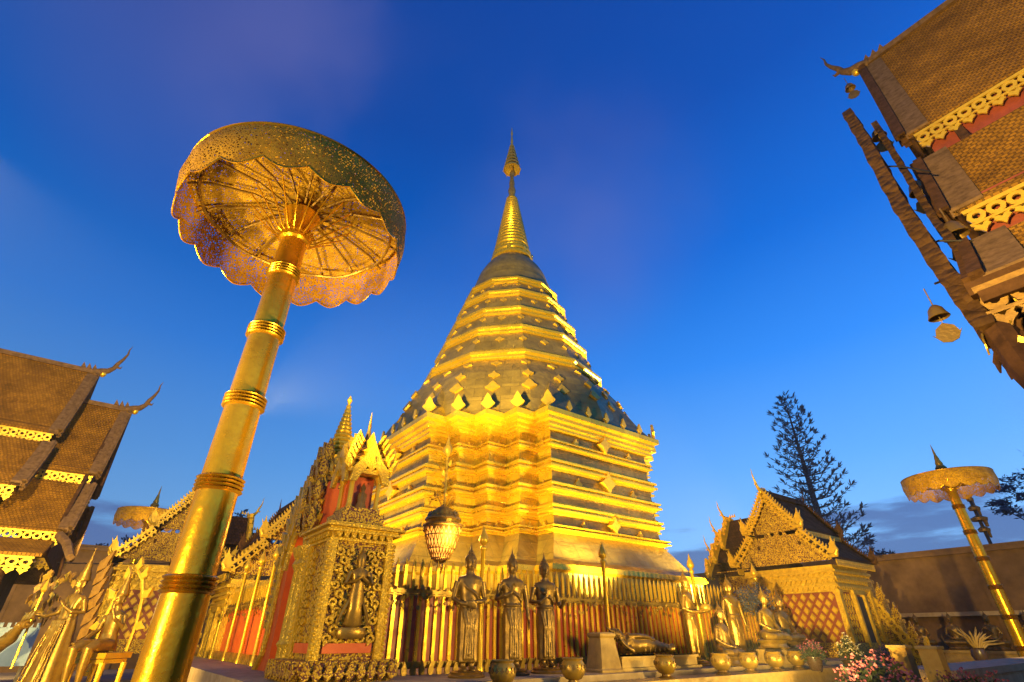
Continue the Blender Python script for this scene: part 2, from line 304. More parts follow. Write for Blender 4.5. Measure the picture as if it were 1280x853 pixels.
M = dict(
    gold=mat('polished_gold', GB, 0.5, 0.34, GB2, 5, bump=0.25, bscale=14, bdist=0.02),
    pole=mat('gold_pole', (0.86, 0.46, 0.012), 0.72, 0.25, (0.58, 0.28, 0.008), 3.5, bump=0.3, bscale=16, bdist=0.015),
    band=mat('gold_band', (0.94, 0.58, 0.022), 0.6, 0.30, (0.78, 0.45, 0.016), 3, bump=0.3, bscale=9, bdist=0.03, kind='plate', extra=(0.7, 0.9, 0.004)),
    plate=mat('copper_gilt_plate', (0.46, 0.31, 0.05), 0.45, 0.42, (0.28, 0.185, 0.035), 2.6, bump=0.6, bscale=6, bdist=0.05, kind='plate', extra=(0.55, 0.36, 0.008)),
    carved=mat('gilt_carving', (0.78, 0.49, 0.025), 0.4, 0.45, (0.46, 0.27, 0.015), 8, bump=0.55, bscale=40, bdist=0.03, kind='carved', extra=(0.13, 0.035, 0.012)),
    carved2=mat('gilt_relief', (0.80, 0.50, 0.025), 0.4, 0.42, (0.50, 0.29, 0.015), 8, bump=0.45, bscale=34, bdist=0.03, kind='carved'),
    fret=mat('gilt_fretwork', (0.85, 0.53, 0.03), 0.4, 0.42, (0.60, 0.35, 0.02), 12, bump=0.5, bscale=60, bdist=0.006),
    fret_dark=mat('dimmed_gilt_fretwork', (0.36, 0.19, 0.025), 0.35, 0.55, (0.18, 0.09, 0.015), 12, bump=0.5, bscale=60, bdist=0.006),  # fretwork gilt recoloured darker to hold down strong flood light
    openwork=mat('pierced_brass', (0.84, 0.45, 0.015), 0.1, 0.6, (0.52, 0.26, 0.015), 5, bump=0.3, bdist=0.01, bscale=38, kind='openwork', extra=0.13),
    openwork2=mat('pierced_brass_roof', (0.50, 0.29, 0.025), 0.3, 0.5, (0.28, 0.15, 0.015), 9, bump=0.6, bdist=0.02, bscale=40, kind='openwork', extra=0.24),
    bronze=mat('aged_bronze', (0.34, 0.20, 0.035), 0.6, 0.40, (0.15, 0.085, 0.02), 7, bump=0.35, bscale=30, bdist=0.01),
    brassold=mat('worn_brass', (0.52, 0.32, 0.03), 0.5, 0.38, (0.22, 0.13, 0.02), 6, bump=0.3, bscale=25, bdist=0.01),
    statue=mat('gilt_statue', (0.40, 0.23, 0.025), 0.6, 0.38, (0.19, 0.105, 0.015), 7, bump=0.35, bscale=24, bdist=0.01),
    red=mat('red_lacquer', (0.52, 0.075, 0.02), 0, 0.45, (0.36, 0.045, 0.015), 5, bump=0.2, bscale=20),
    orange=mat('orange_lacquer', (0.70, 0.13, 0.015), 0, 0.5, (0.55, 0.085, 0.01), 3, bump=0.2, bscale=12, bdist=0.02),
    tile=mat('clay_roof_tile', (0.36, 0.165, 0.008), 0, 0.65, (0.17, 0.075, 0.006), 1.6, bump=0.9, bdist=0.03, kind='tile', extra=(0.075, 0.085, 0.010), ndetail=9),
    tiled=mat('dark_roof_tile', (0.065, 0.030, 0.014), 0, 0.85, (0.03, 0.016, 0.01), 4, bump=1.0, bdist=0.03, kind='tile', extra=(0.1, 0.11, 0.01)),
    wood=mat('weathered_wood', (0.24, 0.135, 0.055), 0, 0.85, (0.11, 0.06, 0.025), 9, bump=0.5, bscale=30),
    redwood=mat('old_red_wood', (0.11, 0.048, 0.014), 0, 0.8, (0.045, 0.02, 0.008), 7, bump=0.5, bscale=25),
    plaster=mat('ochre_plaster', (0.27, 0.145, 0.045), 0, 0.85, (0.12, 0.062, 0.022), 1.1, ndetail=9, bump=0.3, bscale=20),
    cream=mat('cream_stone', (0.50, 0.36, 0.17), 0, 0.7, (0.36, 0.24, 0.10), 5, bump=0.3, bscale=25),
    paving=mat('court_paving', (0.34, 0.28, 0.22), 0, 0.5, (0.24, 0.19, 0.14), 4, bump=0.3, bscale=20, kind='paving'),
    stone=mat('warm_toned_stone', (0.55, 0.36, 0.08), 0.1, 0.6, (0.36, 0.22, 0.05), 6, bump=0.4, bscale=25),  # yellow tone in the colour stands in for warm light on the stone
    dark=mat('dark_interior', (0.03, 0.022, 0.016), 0, 0.7, None, 4),
    lattice=mat('lattice_panel', (0.82, 0.51, 0.03), 0.4, 0.42, (0.52, 0.30, 0.02), 10, bump=0.8, bdist=0.03, kind='lattice', extra=(0.28, 0.05, 0.02, 0.30)),
    bark=mat('bark', (0.09, 0.06, 0.045), 0, 0.9, None, 10, bump=0.5, bscale=30),
    leaf=mat('haze_toned_needles', (0.11, 0.115, 0.12), 0, 0.8, (0.08, 0.085, 0.10), 2),  # lightened grey-blue puts distance haze into the needle colour
    leaf2=mat('broad_leaves', (0.06, 0.075, 0.03), 0, 0.6, (0.035, 0.05, 0.02), 2),
    pot=mat('glazed_pot', (0.10, 0.06, 0.035), 0, 0.3, None, 6),
    pink=mat('pink_petals', (0.42, 0.14, 0.17), 0, 0.6, (0.24, 0.035, 0.06), 9),
    white=mat('cream_petals', (0.72, 0.66, 0.42), 0, 0.6, (0.60, 0.48, 0.22), 9),
    yellow=mat('yellow_paint', (0.72, 0.42, 0.05), 0.1, 0.5, (0.55, 0.29, 0.03), 6, bump=0.2, bscale=30),
    lacquer=mat('maroon_lacquer', (0.30, 0.07, 0.02), 0.1, 0.5, (0.20, 0.04, 0.012), 6, bump=0.3, bscale=30),
    ring=mat('darkened_ring_brass', (0.62, 0.33, 0.015), 0.8, 0.28, (0.34, 0.17, 0.01), 6, bump=0.3, bscale=30, bdist=0.01),  # darker than the pole, colour stands in for shadow between the beads
    goldplate=mat('gold_plate', (0.85, 0.53, 0.02), 0.42, 0.26, (0.55, 0.33, 0.012), 2.6, bump=0.6, bscale=6, bdist=0.05, kind='plate', extra=(0.55, 0.36, 0.008)),
    naga=mat('carved_dark_wood', (0.095, 0.045, 0.012), 0, 0.8, (0.04, 0.018, 0.007), 7, bump=1.0, bscale=9, bdist=0.06, kind='carved'),
    iron=mat('dark_iron', (0.05, 0.04, 0.035), 0.6, 0.5, None, 8),
    pale=mat('pale_panel', (0.22, 0.32, 0.46), 0, 0.5, (0.16, 0.25, 0.38), 5),
)
def glow(name, col, strength):
    m = mat(name, col, 0, 0.5); P = m.node_tree.nodes['Principled BSDF']; P.inputs['Emission Color'].default_value = (*col, 1); P.inputs['Emission Strength'].default_value = strength; return m
M['lamp'] = glow('lit_lamp', (1.0, 0.82, 0.45), 9.0)
M['lantern'] = glow('lit_lantern_glass', (1.0, 0.42, 0.06), 1.9)
M['board'] = mat('red_boards', (0.30, 0.055, 0.02), 0, 0.6, (0.18, 0.03, 0.012), 5, bump=0.3, bscale=20)

for nm in ('openwork', 'openwork2', 'wood', 'tile', 'tiled'):
    M[nm].node_tree.nodes['Principled BSDF'].inputs['Specular IOR Level'].default_value = 0.15

for nm in ('naga', 'redwood'): M[nm].node_tree.nodes['Principled BSDF'].inputs['Specular IOR Level'].default_value = 0.15
# ================================================================ SETTING
tag(MB().box((0, 300, -0.25), (3000, 3000, 0.5)).build('ground', M['paving']), kind='structure')
TZ = 0.78
t_ = MB()
for z0, z1, e in ((0.002, 0.16, 0.16), (0.16, 0.34, 0.10), (0.34, 0.60, 0.0), (0.60, TZ, 0.08)):
    t_.box((10.6, 13.3, (z0 + z1) / 2), (17.6 + 2 * e, 14.6 + 2 * e, z1 - z0))
tag(t_.build('terrace', M['cream'], rz=ROT), kind='structure')

def wall_run(name, label, p0, p1, h, th, ledge, cat='wall'):
    d = p1 - p0; L = d.length; t = thing(name, label, cat, (p0 + p1) / 2, math.atan2(d.y, d.x))
    wb = MB().box((0, 0, h / 2), (L, th, h))
    for q in range(int(L / 4.2)): wb.box((-L / 2 + 2 + 4.2 * q, 0, h / 2 - 0.02), (0.34, th + 0.14, h - 0.05))
    wb.build('wall_body', M['plaster'], t)
    MB().box((0, 0, h + 0.06), (L, th + 0.25, 0.12)).box((0, 0, h + 0.17), (L, th + 0.12, 0.1)).build('coping', M['plaster'], t)
    if ledge: MB().box((0, -ledge * (th / 2 + 0.12), 1.92), (L, 0.28, 0.13)).build('ledge', M['cream'], t)
    return t
wall_run('cloister_wall', 'long ochre cloister wall with a pale ledge behind the far right parasol', G(25.2, 24), G(25.2, -16), 3.85, 0.4, 1)
wall_run('cloister_wall', 'plain ochre cloister wall between the left temple roof and the lattice pavilion', G(-26, 31), G(14, 31), 4.6, 0.4, 0)

# ================================================================ THE GREAT TOWER
ch = thing('stupa', 'tall gold plated stupa with redented base, many-sided steps and ringed spire', 'stupa', G(10.53, 13.98), ROT)
DL = 0.6
def redent(s):
    w = s - 4 * DL; q = [(s, w)]
    for i in range(1, 5): q += [(s - i * DL, w + (i - 1) * DL), (s - i * DL, w + i * DL)]
    pts = []
    for k in range(4):
        for (x, y) in q:
            for _ in range(k): x, y = -y, x
            pts.append((x, y))
    return pts
def stack(prof, shape):
    mb = MB()
    for i in range(len(prof) - 1):
        s0, z0 = prof[i][:2]; s1, z1, mt = prof[i + 1]
        k0 = len(mb.m); mb.loft([[(x, y, z0) for x, y in shape(s0)], [(x, y, z1) for x, y in shape(s1)]], mt, cap=False)
        if shape is redent and mt == 1 and z1 < 7.2 and z0 > 3.6:
            for j in range(len(mb.m) - k0):
                if j % 9 != 8: mb.m[k0 + j] = 3
    return mb
LEAF = [(0, 0), (0.16, 0.12), (0.5, 0.38), (0.3, 0.55), (0.2, 0.75), (0, 1.0), (-0.2, 0.75), (-0.3, 0.55), (-0.5, 0.38), (-0.16, 0.12)]
DIAM = [(0, 0), (0.18, 0.3), (0.5, 0.5), (0.18, 0.7), (0, 1), (-0.18, 0.7), (-0.5, 0.5), (-0.18, 0.3)]
base = [(5.15, TZ), (5.15, 2.45, 1), (5.25, 2.5, 0), (5.2, 2.62, 0), (4.95, 2.75, 1), (4.72, 3.1, 1), (4.5, 3.42, 1)]
bo = stack(base, redent)
bo.build('plinth', [M['band'], M['plate']], ch)
def fillets(zs, s, out):
    z0, z1 = zs; n = 5; h = (z1 - z0) / n; pr = [0.35, 1.0, 0.62, 0.95, 0.3]; q = []
    for i in range(n): q += [(s + out * pr[i], z0 + h * i + 0.006, 0), (s + out * pr[i], z0 + h * (i + 1) - 0.012, 0)]
    return q + [(s, z1, 0)]
body = [(4.5, 3.42)] + fillets((3.42, 3.66), 4.45, 0.22) + [(4.42, 3.90, 1)] + fillets((3.90, 4.26), 4.42, 0.16) + [(4.40, 4.50, 1)] + fillets((4.50, 4.86), 4.40, 0.19) + [(4.39, 5.16, 1)] + fillets((5.16, 5.54), 4.38, 0.18) + [(4.37, 5.84, 1)] + fillets((5.84, 6.14), 4.37, 0.15) + [(4.36, 6.38, 1)] + [(4.48, 6.42, 0), (4.48, 6.50, 0), (4.54, 6.53, 0), (4.54, 6.63, 0), (4.63, 6.67, 0), (4.63, 6.77, 0), (4.74, 6.82, 0), (4.74, 6.98, 0), (4.66, 7.03, 0), (4.56, 7.06, 0), (4.32, 7.48, 1), (4.08, 8.03, 1), (3.78, 8.52, 1), (3.3, 8.75, 1)]
body = [(q[0], 3.42 + (q[1] - 3.42) * 0.907) + tuple(q[2:]) for q in body]
bm = stack(body, redent)
# corner leaves on the cornice and plaques on the faces
def leaf_on(mb, p, out, up, w, h, th=0.05, shape=LEAF, m=0):
    out = Vector(out).normalized(); up = Vector(up).normalized(); ux = up.cross(out)
    mb.prism(shape, Vector(p) - out * 0.02, ux * w, up * h, out * (th + 0.02), m)
for k in range(4):
    Rk = Matrix.Rotation(k * PI / 2, 3, 'Z')
    s = 4.62; w = s - 4 * DL
    for i in range(5):
        c = Vector((s - i * DL, w + i * DL, 6.66)); leaf_on(bm, Rk @ c, Rk @ Vector((1, 1, 0)), (0, 0, 1), 0.40, 0.52, 0.06, LEAF, 2)
    for yy in (-1.5, -0.75, 0, 0.75, 1.5):
        leaf_on(bm, Rk @ Vector((4.68, yy, 6.67)), Rk @ Vector((1, 0, 0)), (0, 0, 1), 0.22, 0.34, 0.05, LEAF, 2)
    for zz, ss, sz in ((4.66, 4.41, 0.36), (5.82, 4.42, 0.30), (3.6, 4.5, 0.24)):
        for yy in (-1.1, 0, 1.1): leaf_on(bm, Rk @ Vector((ss, yy, zz - 0.2 * sz)), Rk @ Vector((1, 0, 0)), (0, 0, 1), sz * (1.5 if yy == 0 else 0.8), sz * (1.9 if yy == 0 else 0.9), 0.16 if yy == 0 else 0.06, DIAM, 2)
        w2 = ss - 4 * DL
        for i in range(1, 5):
            leaf_on(bm, Rk @ Vector((ss - i * DL, w2 + (i - 0.5) * DL, zz - 0.1)), Rk @ Vector((1, 0, 0)), (0, 0, 1), 0.17, 0.22, 0.06, DIAM, 2)
            leaf_on(bm, Rk @ Vector((ss - (i - 0.5) * DL, w2 + (i - 1) * DL + (DL if False else 0), zz - 0.1)), Rk @ Vector((0, 1, 0)), (0, 0, 1), 0.17, 0.22, 0.06, DIAM, 2)
bm.build('redented_body', [M['band'], M['plate'], M['fret'], M['goldplate']], ch)
def octa(r): return [(r * math.cos(R(30 * i)), r * math.sin(R(30 * i))) for i in range(12)]
bands = [(3.47, 9.07, 9.55), (3.01, 10.35, 10.82), (2.63, 11.42, 11.90), (2.27, 12.50, 12.94), (1.96, 13.36, 13.80)]
prev = (4.05, 8.4)
op = [(4.62, 6.66), (4.50, 7.2, 1), (4.27, 7.8, 1), (4.0, 8.38, 1)]
cur = op
for bi, (r, z0, z1) in enumerate(bands):
    st = (cur if bi == 0 else [(bands[bi - 1][0] - 0.14, bands[bi - 1][2] + 0.03)])
    h = z1 - z0
    st = st + [(r + 0.02, z0, 1), (r + 0.09, z0 + 0.03, 0), (r + 0.10, z0 + 0.14 * h, 0), (r + 0.02, z0 + 0.24 * h, 0), (r + 0.02, z0 + 0.34 * h, 0), (r + 0.10, z0 + 0.46 * h, 0), (r + 0.10, z0 + 0.66 * h, 0), (r, z0 + 0.74 * h, 0), (r - 0.03, z0 + 0.9 * h, 0), (r - 0.14, z1 + 0.03, 0)]
    o = stack(st, octa)
    pz0, pr0 = (8.38, 4.0) if bi == 0 else (bands[bi - 1][2], bands[bi - 1][0] - 0.14)
    for k in range(24):
        a = R(15 * k); Rk = Matrix.Rotation(a, 3, 'Z'); ca = 1.0 if k % 2 == 0 else math.cos(R(15))
        slope = Vector(((r - pr0) * ca, 0, z0 - pz0)); up = slope.normalized(); nrm = Vector((up.z, 0, -up.x)); sz = (0.36, 0.32, 0.29, 0.26, 0.22)[bi] * (1.0 if k % 2 else 0.85)
        leaf_on(o, Rk @ (Vector((pr0 * ca, 0, pz0)) + slope * 0.42), Rk @ nrm, Rk @ up, sz, sz * 1.05, 0.06, DIAM, 2)
        if bi == 0:
            up = Vector((-0.26 * ca, 0, 0.6)).normalized(); nrm = Vector((up.z, 0, -up.x))
            leaf_on(o, Rk @ Vector((4.385 * ca, 0, 7.52)), Rk @ nrm, Rk @ up, 0.46, 0.44, 0.06, LEAF, 2)
            leaf_on(o, Rk @ Vector((4.17 * ca, 0, 8.02)), Rk @ nrm, Rk @ up, 0.36, 0.36, 0.06, DIAM, 2)
    o.build('stepped_tier', [M['band'], M['plate'], M['fret']], ch)
MB().lathe([(1.84, 13.80), (1.74, 13.9), (1.70, 14.3), (1.62, 14.34), (1.60, 14.62), (1.50, 14.95), (1.30, 15.35), (1.08, 15.68), (0.86, 15.95)], 32).build('bell', M['plate'], ch, smooth=40)
sp = [(0.80, 15.93), (0.98, 15.98), (0.98, 16.12), (0.84, 16.2), (0.92, 16.3), (0.92, 16.42), (0.76, 16.5)]
z, r = 16.5, 0.80
while z < 20.1:
    h = 0.10 + 0.16 * r; sp += [(r * 0.93, z), (r * 1.04, z + 0.3 * h), (r * 1.04, z + 0.7 * h), (r * 0.92, z + h)]; z += h; r = 0.82 - (z - 16.5) / 3.7 * 0.56
sp += [(0.24, 20.2), (0.15, 20.5)]
spo = MB().lathe(sp, 24)
for k in range(8):
    leaf_on(spo, (0.93 * math.cos(PI / 4 * k), 0.93 * math.sin(PI / 4 * k), 16.1), (math.cos(PI / 4 * k), math.sin(PI / 4 * k), 0), (0, 0, 1), 0.2, 0.3)
spo.build('ringed_spire', M['band'], ch, smooth=35)
MB().lathe([(0.15, 20.45), (0.20, 20.8), (0.13, 21.1), (0.15, 21.3), (0.09, 21.8), (0.13, 22.05), (0.13, 22.12), (0.07, 22.3)], 16).build('spire_neck', M['brassold'], ch, smooth=40)
cu = MB(); r = 0.46
for i in range(7):
    z = 22.5 + i * 0.3; rr = 0.46 - i * 0.055
    cu.lathe([(rr * 0.35, z + 0.16), (rr * 0.9, z + 0.06), (rr, z - 0.1), (rr * 0.97, z - 0.1), (rr * 0.86, z + 0.03), (rr * 0.3, z + 0.12)], 14, cap=False)
    for k in range(8): cu.prism([(-0.05, 0), (0.05, 0), (0, -0.12)], (rr * math.cos(PI / 4 * k), rr * math.sin(PI / 4 * k), z - 0.1), Vector((-math.sin(PI / 4 * k), math.cos(PI / 4 * k), 0)), (0, 0, 1), Vector((math.cos(PI / 4 * k), math.sin(PI / 4 * k), 0)) * 0.02)
cu.lathe([(0.06, 22.2), (0.05, 24.5), (0.07, 24.7), (0.03, 25.2), (0.06, 25.4), (0.008, 25.95)], 8)
cu.build('crowning_parasol', M['fret'], ch)

# ================================================================ FENCES
def fence(name, label, loc, rz, L, posts, red_panel):
    t = thing(name, label, 'fence', loc, rz, 'gilded fences round the tower')
    n = int(L / 0.138); pk = MB(); rp = MB(); sk = MB()
    for i in range(n + 1):
        x = i * L / n; w = 0.052; h = 2.30 - TZ + random.uniform(-0.012, 0.012)
        zl = 0.98 if red_panel else 0.0
        pk.box((x, 0, (zl + h - 0.12) / 2), (w, 0.035, h - 0.12 - zl))
        pk.add([(x - w / 2, -0.0175, h - 0.12), (x + w / 2, -0.0175, h - 0.12), (x + w / 2, 0.0175, h - 0.12), (x - w / 2, 0.0175, h - 0.12), (x, 0, h)], [(0, 1, 4), (1, 2, 4), (2, 3, 4), (3, 0, 4)])
        if not red_panel: rp.box((x + 0.069, 0.03, 0.53), (0.074, 0.03, 0.92))
        sk.prism([(-0.03, 0), (-0.045, 0.06), (0, 0.17), (0.045, 0.06), (0.03, 0)], (x + 0.069, -0.12, 0.0), (1, 0, 0), (0, 0, 1), (0, 0.03, 0))
    pk.build('picket_panel', M['gold'], t)
    if red_panel: rp.box((L / 2, 0.02, 0.5), (L, 0.03, 0.96))
    rp.build('red_slat_panel', M['orange' if red_panel else 'red'], t)
    sk.build('bud_row', M['brassold'], t)
    ra = MB()
    for z, h in ((0.12, 0.07), (1.05, 0.06), (1.0, 0.02)): ra.box((L / 2, -0.035, z), (L, 0.03, h))
    ra.build('rail', M['brassold'], t)
    g = MB(); rnd = random.Random(3)
    for i in range(int(L / 0.045)):
        x = i * 0.045 + rnd.uniform(-0.02, 0.02); z = 1.04 - rnd.random() ** 1.5 * (0.15 + 0.12 * math.sin(x * 2.1) ** 2); s = rnd.uniform(0.04, 0.075); a = rnd.uniform(-0.7, 0.7)
        ux = Vector((math.cos(a), 0.5 * math.sin(a * 3), -math.sin(a))).normalized(); uy = Vector((math.sin(a), 0, math.cos(a)))
        g.prism([(0, 0), (0.5, -0.35), (0.35, -0.75), (0, -1.25), (-0.35, -0.75), (-0.5, -0.35)], (x, -0.075 - rnd.random() * 0.03, z), ux * s, uy * s, (0, -0.008, 0), rnd.choice((0, 0, 1)))
        if i % 3 == 0: g.prism(LEAF, (x, -0.07, 1.06), ux * s * 1.2, uy * s * 1.2, (0, -0.01, 0), 1)
    tag(g.build('leaf_garland', [M['brassold'], M['bronze']], t), kind='stuff')
    for x in posts:
        p = MB().lathe([(0.055, 0), (0.055, 0.06), (0.04, 0.09), (0.038, 1.70), (0.055, 1.72), (0.055, 1.76), (0.03, 1.79)], 12, (x, -0.10, 0)).build('post', M['gold'], t, smooth=40)
        MB().lathe([(0.02, 1.78), (0.075, 1.83), (0.085, 1.88), (0.06, 1.95), (0.03, 2.02), (0.003, 2.12)], 12, (x, -0.10, 0)).build('bud_finial', M['gold'], p, smooth=40)
    return t
fence('picket_fence', 'long gilded picket fence with red slats and leaf garland behind the standing statues', G(3.35, 7.5, TZ), ROT, 11.4, (1.62, 4.5, 7.4, 10.1), False)
fence('picket_fence', 'short gilded fence over a red panel left of the orange arch', G(2.75, 18.2, TZ), ROT - PI / 2, 8.4, (0.9, 2.6, 4.2, 5.6, 6.8, 7.8), True)

# ================================================================ GREAT PARASOLS
def parasol(label, loc):
    t = thing('ceremonial_parasol', label, 'parasol', loc, 0.3, 'gilded parasols at the corners of the court')
    pr = [(0.27, 0), (0.27, 0.12), (0.21, 0.2), (0.165, 0.30)]
    pr += [(0.160, 0.80), (0.126, 4.70)]
    pr += [(0.124, 4.78), (0.15, 4.80), (0.155, 4.83), (0.13, 4.86)]
    MB().lathe(pr, 32).build('pole', M['pole'], t, smooth=32)
    for k in range(6):
        z = 0.86 + k * 0.70; r = 0.160 - 0.0061 * (k * 0.7 + 0.06) * 1.43
        q = []
        for dz in (-0.045, -0.015, 0.015, 0.045): q += [(r + 0.004, z + dz - 0.015)] + [(r + 0.004 + 0.024 * math.sin(PI * u / 4), z + dz - 0.013 + 0.026 * u / 4) for u in range(1, 4)] + [(r + 0.004, z + dz + 0.015)]
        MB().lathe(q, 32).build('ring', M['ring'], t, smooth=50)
    hub = MB().lathe([(0.128, 4.85), (0.12, 4.95), (0.135, 5.05), (0.19, 5.17), (0.13, 5.2), (0.05, 5.34)], 18)
    for k in range(20):
        a = 2 * PI * k / 20; d = Vector((math.cos(a), math.sin(a), 0))
        hub.tube([d * 0.13 + Vector((0, 0, 4.84)), d * 0.20 + Vector((0, 0, 4.87)), d * 0.30 + Vector((0, 0, 4.99)), d * 0.52 + Vector((0, 0, 5.20))], 0.008, 5)
        hub.prism(LEAF, d * 0.14 + Vector((0, 0, 4.82)), Vector((-d.y, d.x, 0)) * 0.05, Vector((d.x * 0.3, d.y * 0.3, 1)) * 0.10, d * 0.012)
    hub.build('hub', M['pole'], t, smooth=40)
    RD = 1.10; N = 180
    top = MB(); rings = []
    for r, z in ((0.06, 5.36), (0.4, 5.345), (0.8, 5.29), (1.0, 5.25), (RD, 5.215)): rings.append([(r * math.cos(2 * PI * i / N), r * math.sin(2 * PI * i / N), z) for i in range(N)])
    top.loft(rings, cap=False); top.build('canopy', M['openwork2'], t, smooth=40)
    val = MB(); rings = []
    for f in (0, 0.12, 0.5, 1.0):
        rg = []
        for i in range(N):
            a = 2 * PI * i / N; sc = 1 - abs(((a * 9 / PI) % 1.0) * 2 - 1) ** 1.6; d = (0.41 + 0.10 * sc) * f; rr = RD + 0.05 * math.sin(PI * min(f, 0.8)) - 0.05 * f
            rg.append((rr * math.cos(a), rr * math.sin(a), 5.225 - d))
        rings.append(rg)
    val.loft(rings, cap=False); vo = val.build('valance', M['openwork'], t, smooth=60)
    hem = MB()
    for i in range(N):
        p = [rings[3][i], rings[3][(i + 1) % N]]; hem.tube(p, 0.008, 4)
    hem.build('hem', M['pole'], vo)
    hem = MB()
    for i in range(N): hem.tube([rings[0][i], rings[0][(i + 1) % N]], 0.016, 5)
    hem.build('top_rim', M['pole'], vo)
    for k in range(16):
        a = 2 * PI * (k + 0.5) / 16; d = Vector((math.cos(a), math.sin(a), 0))
        MB().tube([d * 0.1 + Vector((0, 0, 5.19)), d * 0.5 + Vector((0, 0, 5.26)), d * 0.9 + Vector((0, 0, 5.21)), d * 1.07 + Vector((0, 0, 5.12))], 0.014, 5).build('rib', M['bronze'], t)
    hp = [(0.96 * math.cos(2 * PI * i / 48), 0.96 * math.sin(2 * PI * i / 48), 5.10 + 0.012 * math.sin(i * 1.3)) for i in range(49)]
    MB().tube(hp, 0.016, 5).build('hoop', M['bronze'], t)
    MB().lathe([(0.18, 5.33), (0.2, 5.38), (0.13, 5.45), (0.15, 5.5), (0.09, 5.6), (0.1, 5.64), (0.06, 5.76), (0.065, 5.79), (0.03, 5.92), (0.034, 5.95), (0.004, 6.25)], 12).build('finial', M['brassold'], t, smooth=40)
    return t
p0 = parasol('near gilded parasol with pierced canopy towering over the left foreground', G(0.495, 4.47))
dup(p0, G(21.2, 4.3), 1.1, 'far gilded parasol in front of the ochre cloister wall', 1.10)
dup(p0, G(0.76, 26.5), 2.0, 'distant gilded parasol half hidden behind the left pavilion roof', 1.10)
# ================================================================ ROOF KIT (local: ridge along x, gable at x = 0)
def slope_pts(y0, z0, y1, z1, sag=0.06, n=5):
    return [(y0 + (y1 - y0) * i / n, z0 + (z1 - z0) * i / n - sag * abs(z1 - z0) * math.sin(PI * i / n)) for i in range(n + 1)]
def roof_slab(mb, x0, x1, pts, sg, th=0.07, m=0):
    t = Vector((0, 0, -th)); top = [[(x, sg * y, z) for x in (x0, x1)] for y, z in pts]
    vs = [p for r in top for p in r] + [Vector(p) + t for r in top for p in r]; n = len(pts); fs = []
    for i in range(n - 1):
        q = (2 * i, 2 * i + 1, 2 * i + 3, 2 * i + 2); q2 = tuple(v + 2 * n for v in q)
        up = (q, tuple(reversed(q2))); lo = (tuple(reversed(q)), q2)
        fs += up if sg < 0 else lo
    for i in range(n - 1):
        for a in (0, 1): fs.append((2 * i + a, 2 * i + 2 + a, 2 * i + 2 + a + 2 * n, 2 * i + a + 2 * n))
    for r in (0, n - 1): fs.append((2 * r, 2 * r + 1, 2 * r + 1 + 2 * n, 2 * r + 2 * n))
    return mb.add(vs, fs, m)
def fret_strip(mb, p0, p1, up, h, th, unit=None, m=0, pend=True):
    """openwork scroll strip from p0 to p1 hanging down along -up"""
    p0 = Vector(p0); p1 = Vector(p1); d = p1 - p0; L = d.length; ux = d / L; up = Vector(up).normalized(); nn = ux.cross(up) * th
    unit = unit or h * 0.62; n = max(1, int(round(L / unit))); u = L / n
    def bar(z0, z1): mb.prism([(0, z0), (L, z0), (L, z1), (0, z1)], p0, ux, up, nn * 1.15, m)
    bar(-0.14 * h, 0); bar(-0.66 * h, -0.58 * h)
    for i in range(n):
        c = p0 + ux * (u * (i + 0.5))
        mb.annulus(c - up * (0.36 * h), ux, up, nn, 0.25 * h, 0.11 * h, 8, m, sx=u / (0.5 * h) * 1.0)
        if pend:
            mb.prism([(-0.5, 0), (-0.34, -0.2), (-0.45, -0.38), (-0.2, -0.6), (0, -1), (0.2, -0.6), (0.45, -0.38), (0.34, -0.2), (0.5, 0), (0.15, -0.1), (0, -0.28), (-0.15, -0.1)], c - up * (0.64 * h), ux * u, up * (0.4 * h), nn, m)
def raking(mb, x, pts, sg, h, th, m=0, teeth=0.0, fret=True, dirx=-1):
    """bargeboard along a slope; th is its thickness along x"""
    nx = Vector((dirx * th, 0, 0)); o = Vector((x, 0, 0)); n = len(pts)
    P = [Vector((x, sg * y, z)) for y, z in pts]
    for i in range(n - 1):
        d = (P[i + 1] - P[i]); L = d.length; ux = d / L; up = Vector((0, -ux.z * sg, ux.y * sg)) if True else None
        if up.z < 0: up = -up
        if fret:
            mb.prism([(0, 0.02), (L, 0.02), (L, 0.3 * h), (0, 0.3 * h)], P[i], ux, up, nx * 1.25, m)
            mb.prism([(0, -0.42 * h), (L, -0.42 * h), (L, -0.3 * h), (0, -0.3 * h)], P[i], ux, up, nx * 1.1, m)
            k = max(1, int(L / (0.42 * h)))
            for j in range(k):
                mb.annulus(P[i] + ux * (L * (j + 0.5) / k) - up * 0.13 * h, ux, up, nx, 0.24 * h, 0.10 * h, 8, m)
                mb.prism([(-0.4, 0), (0.4, 0), (0.1, -0.9)], P[i] + ux * (L * (j + 0.5) / k) - up * 0.4 * h, ux * 0.36 * h, up * 0.3 * h, nx, m)
        else:
            mb.prism([(0, -0.75 * h), (L, -0.75 * h), (L, 0.25 * h), (0, 0.25 * h)], P[i], ux, up, nx, m)
            mb.prism([(0, -0.1 * h), (L, -0.1 * h), (L, 0.15 * h), (0, 0.15 * h)], P[i], ux, up, nx * 1.5, m)
            mb.prism([(0, -0.55 * h), (L, -0.55 * h), (L, -0.42 * h), (0, -0.42 * h)], P[i], ux, up, nx * 1.35, m)
        if teeth:
            k = max(1, int(L / (teeth * 0.75)))
            for j in range(k):
                mb.prism([(-0.5, 0), (0.5, 0), (0.3, 0.6), (-0.35, 1.05), (-0.1, 0.5)], P[i] + ux * (L * (j + 0.5) / k) + up * 0.22 * h, ux * teeth * 0.8, up * teeth, nx * 0.7, m)
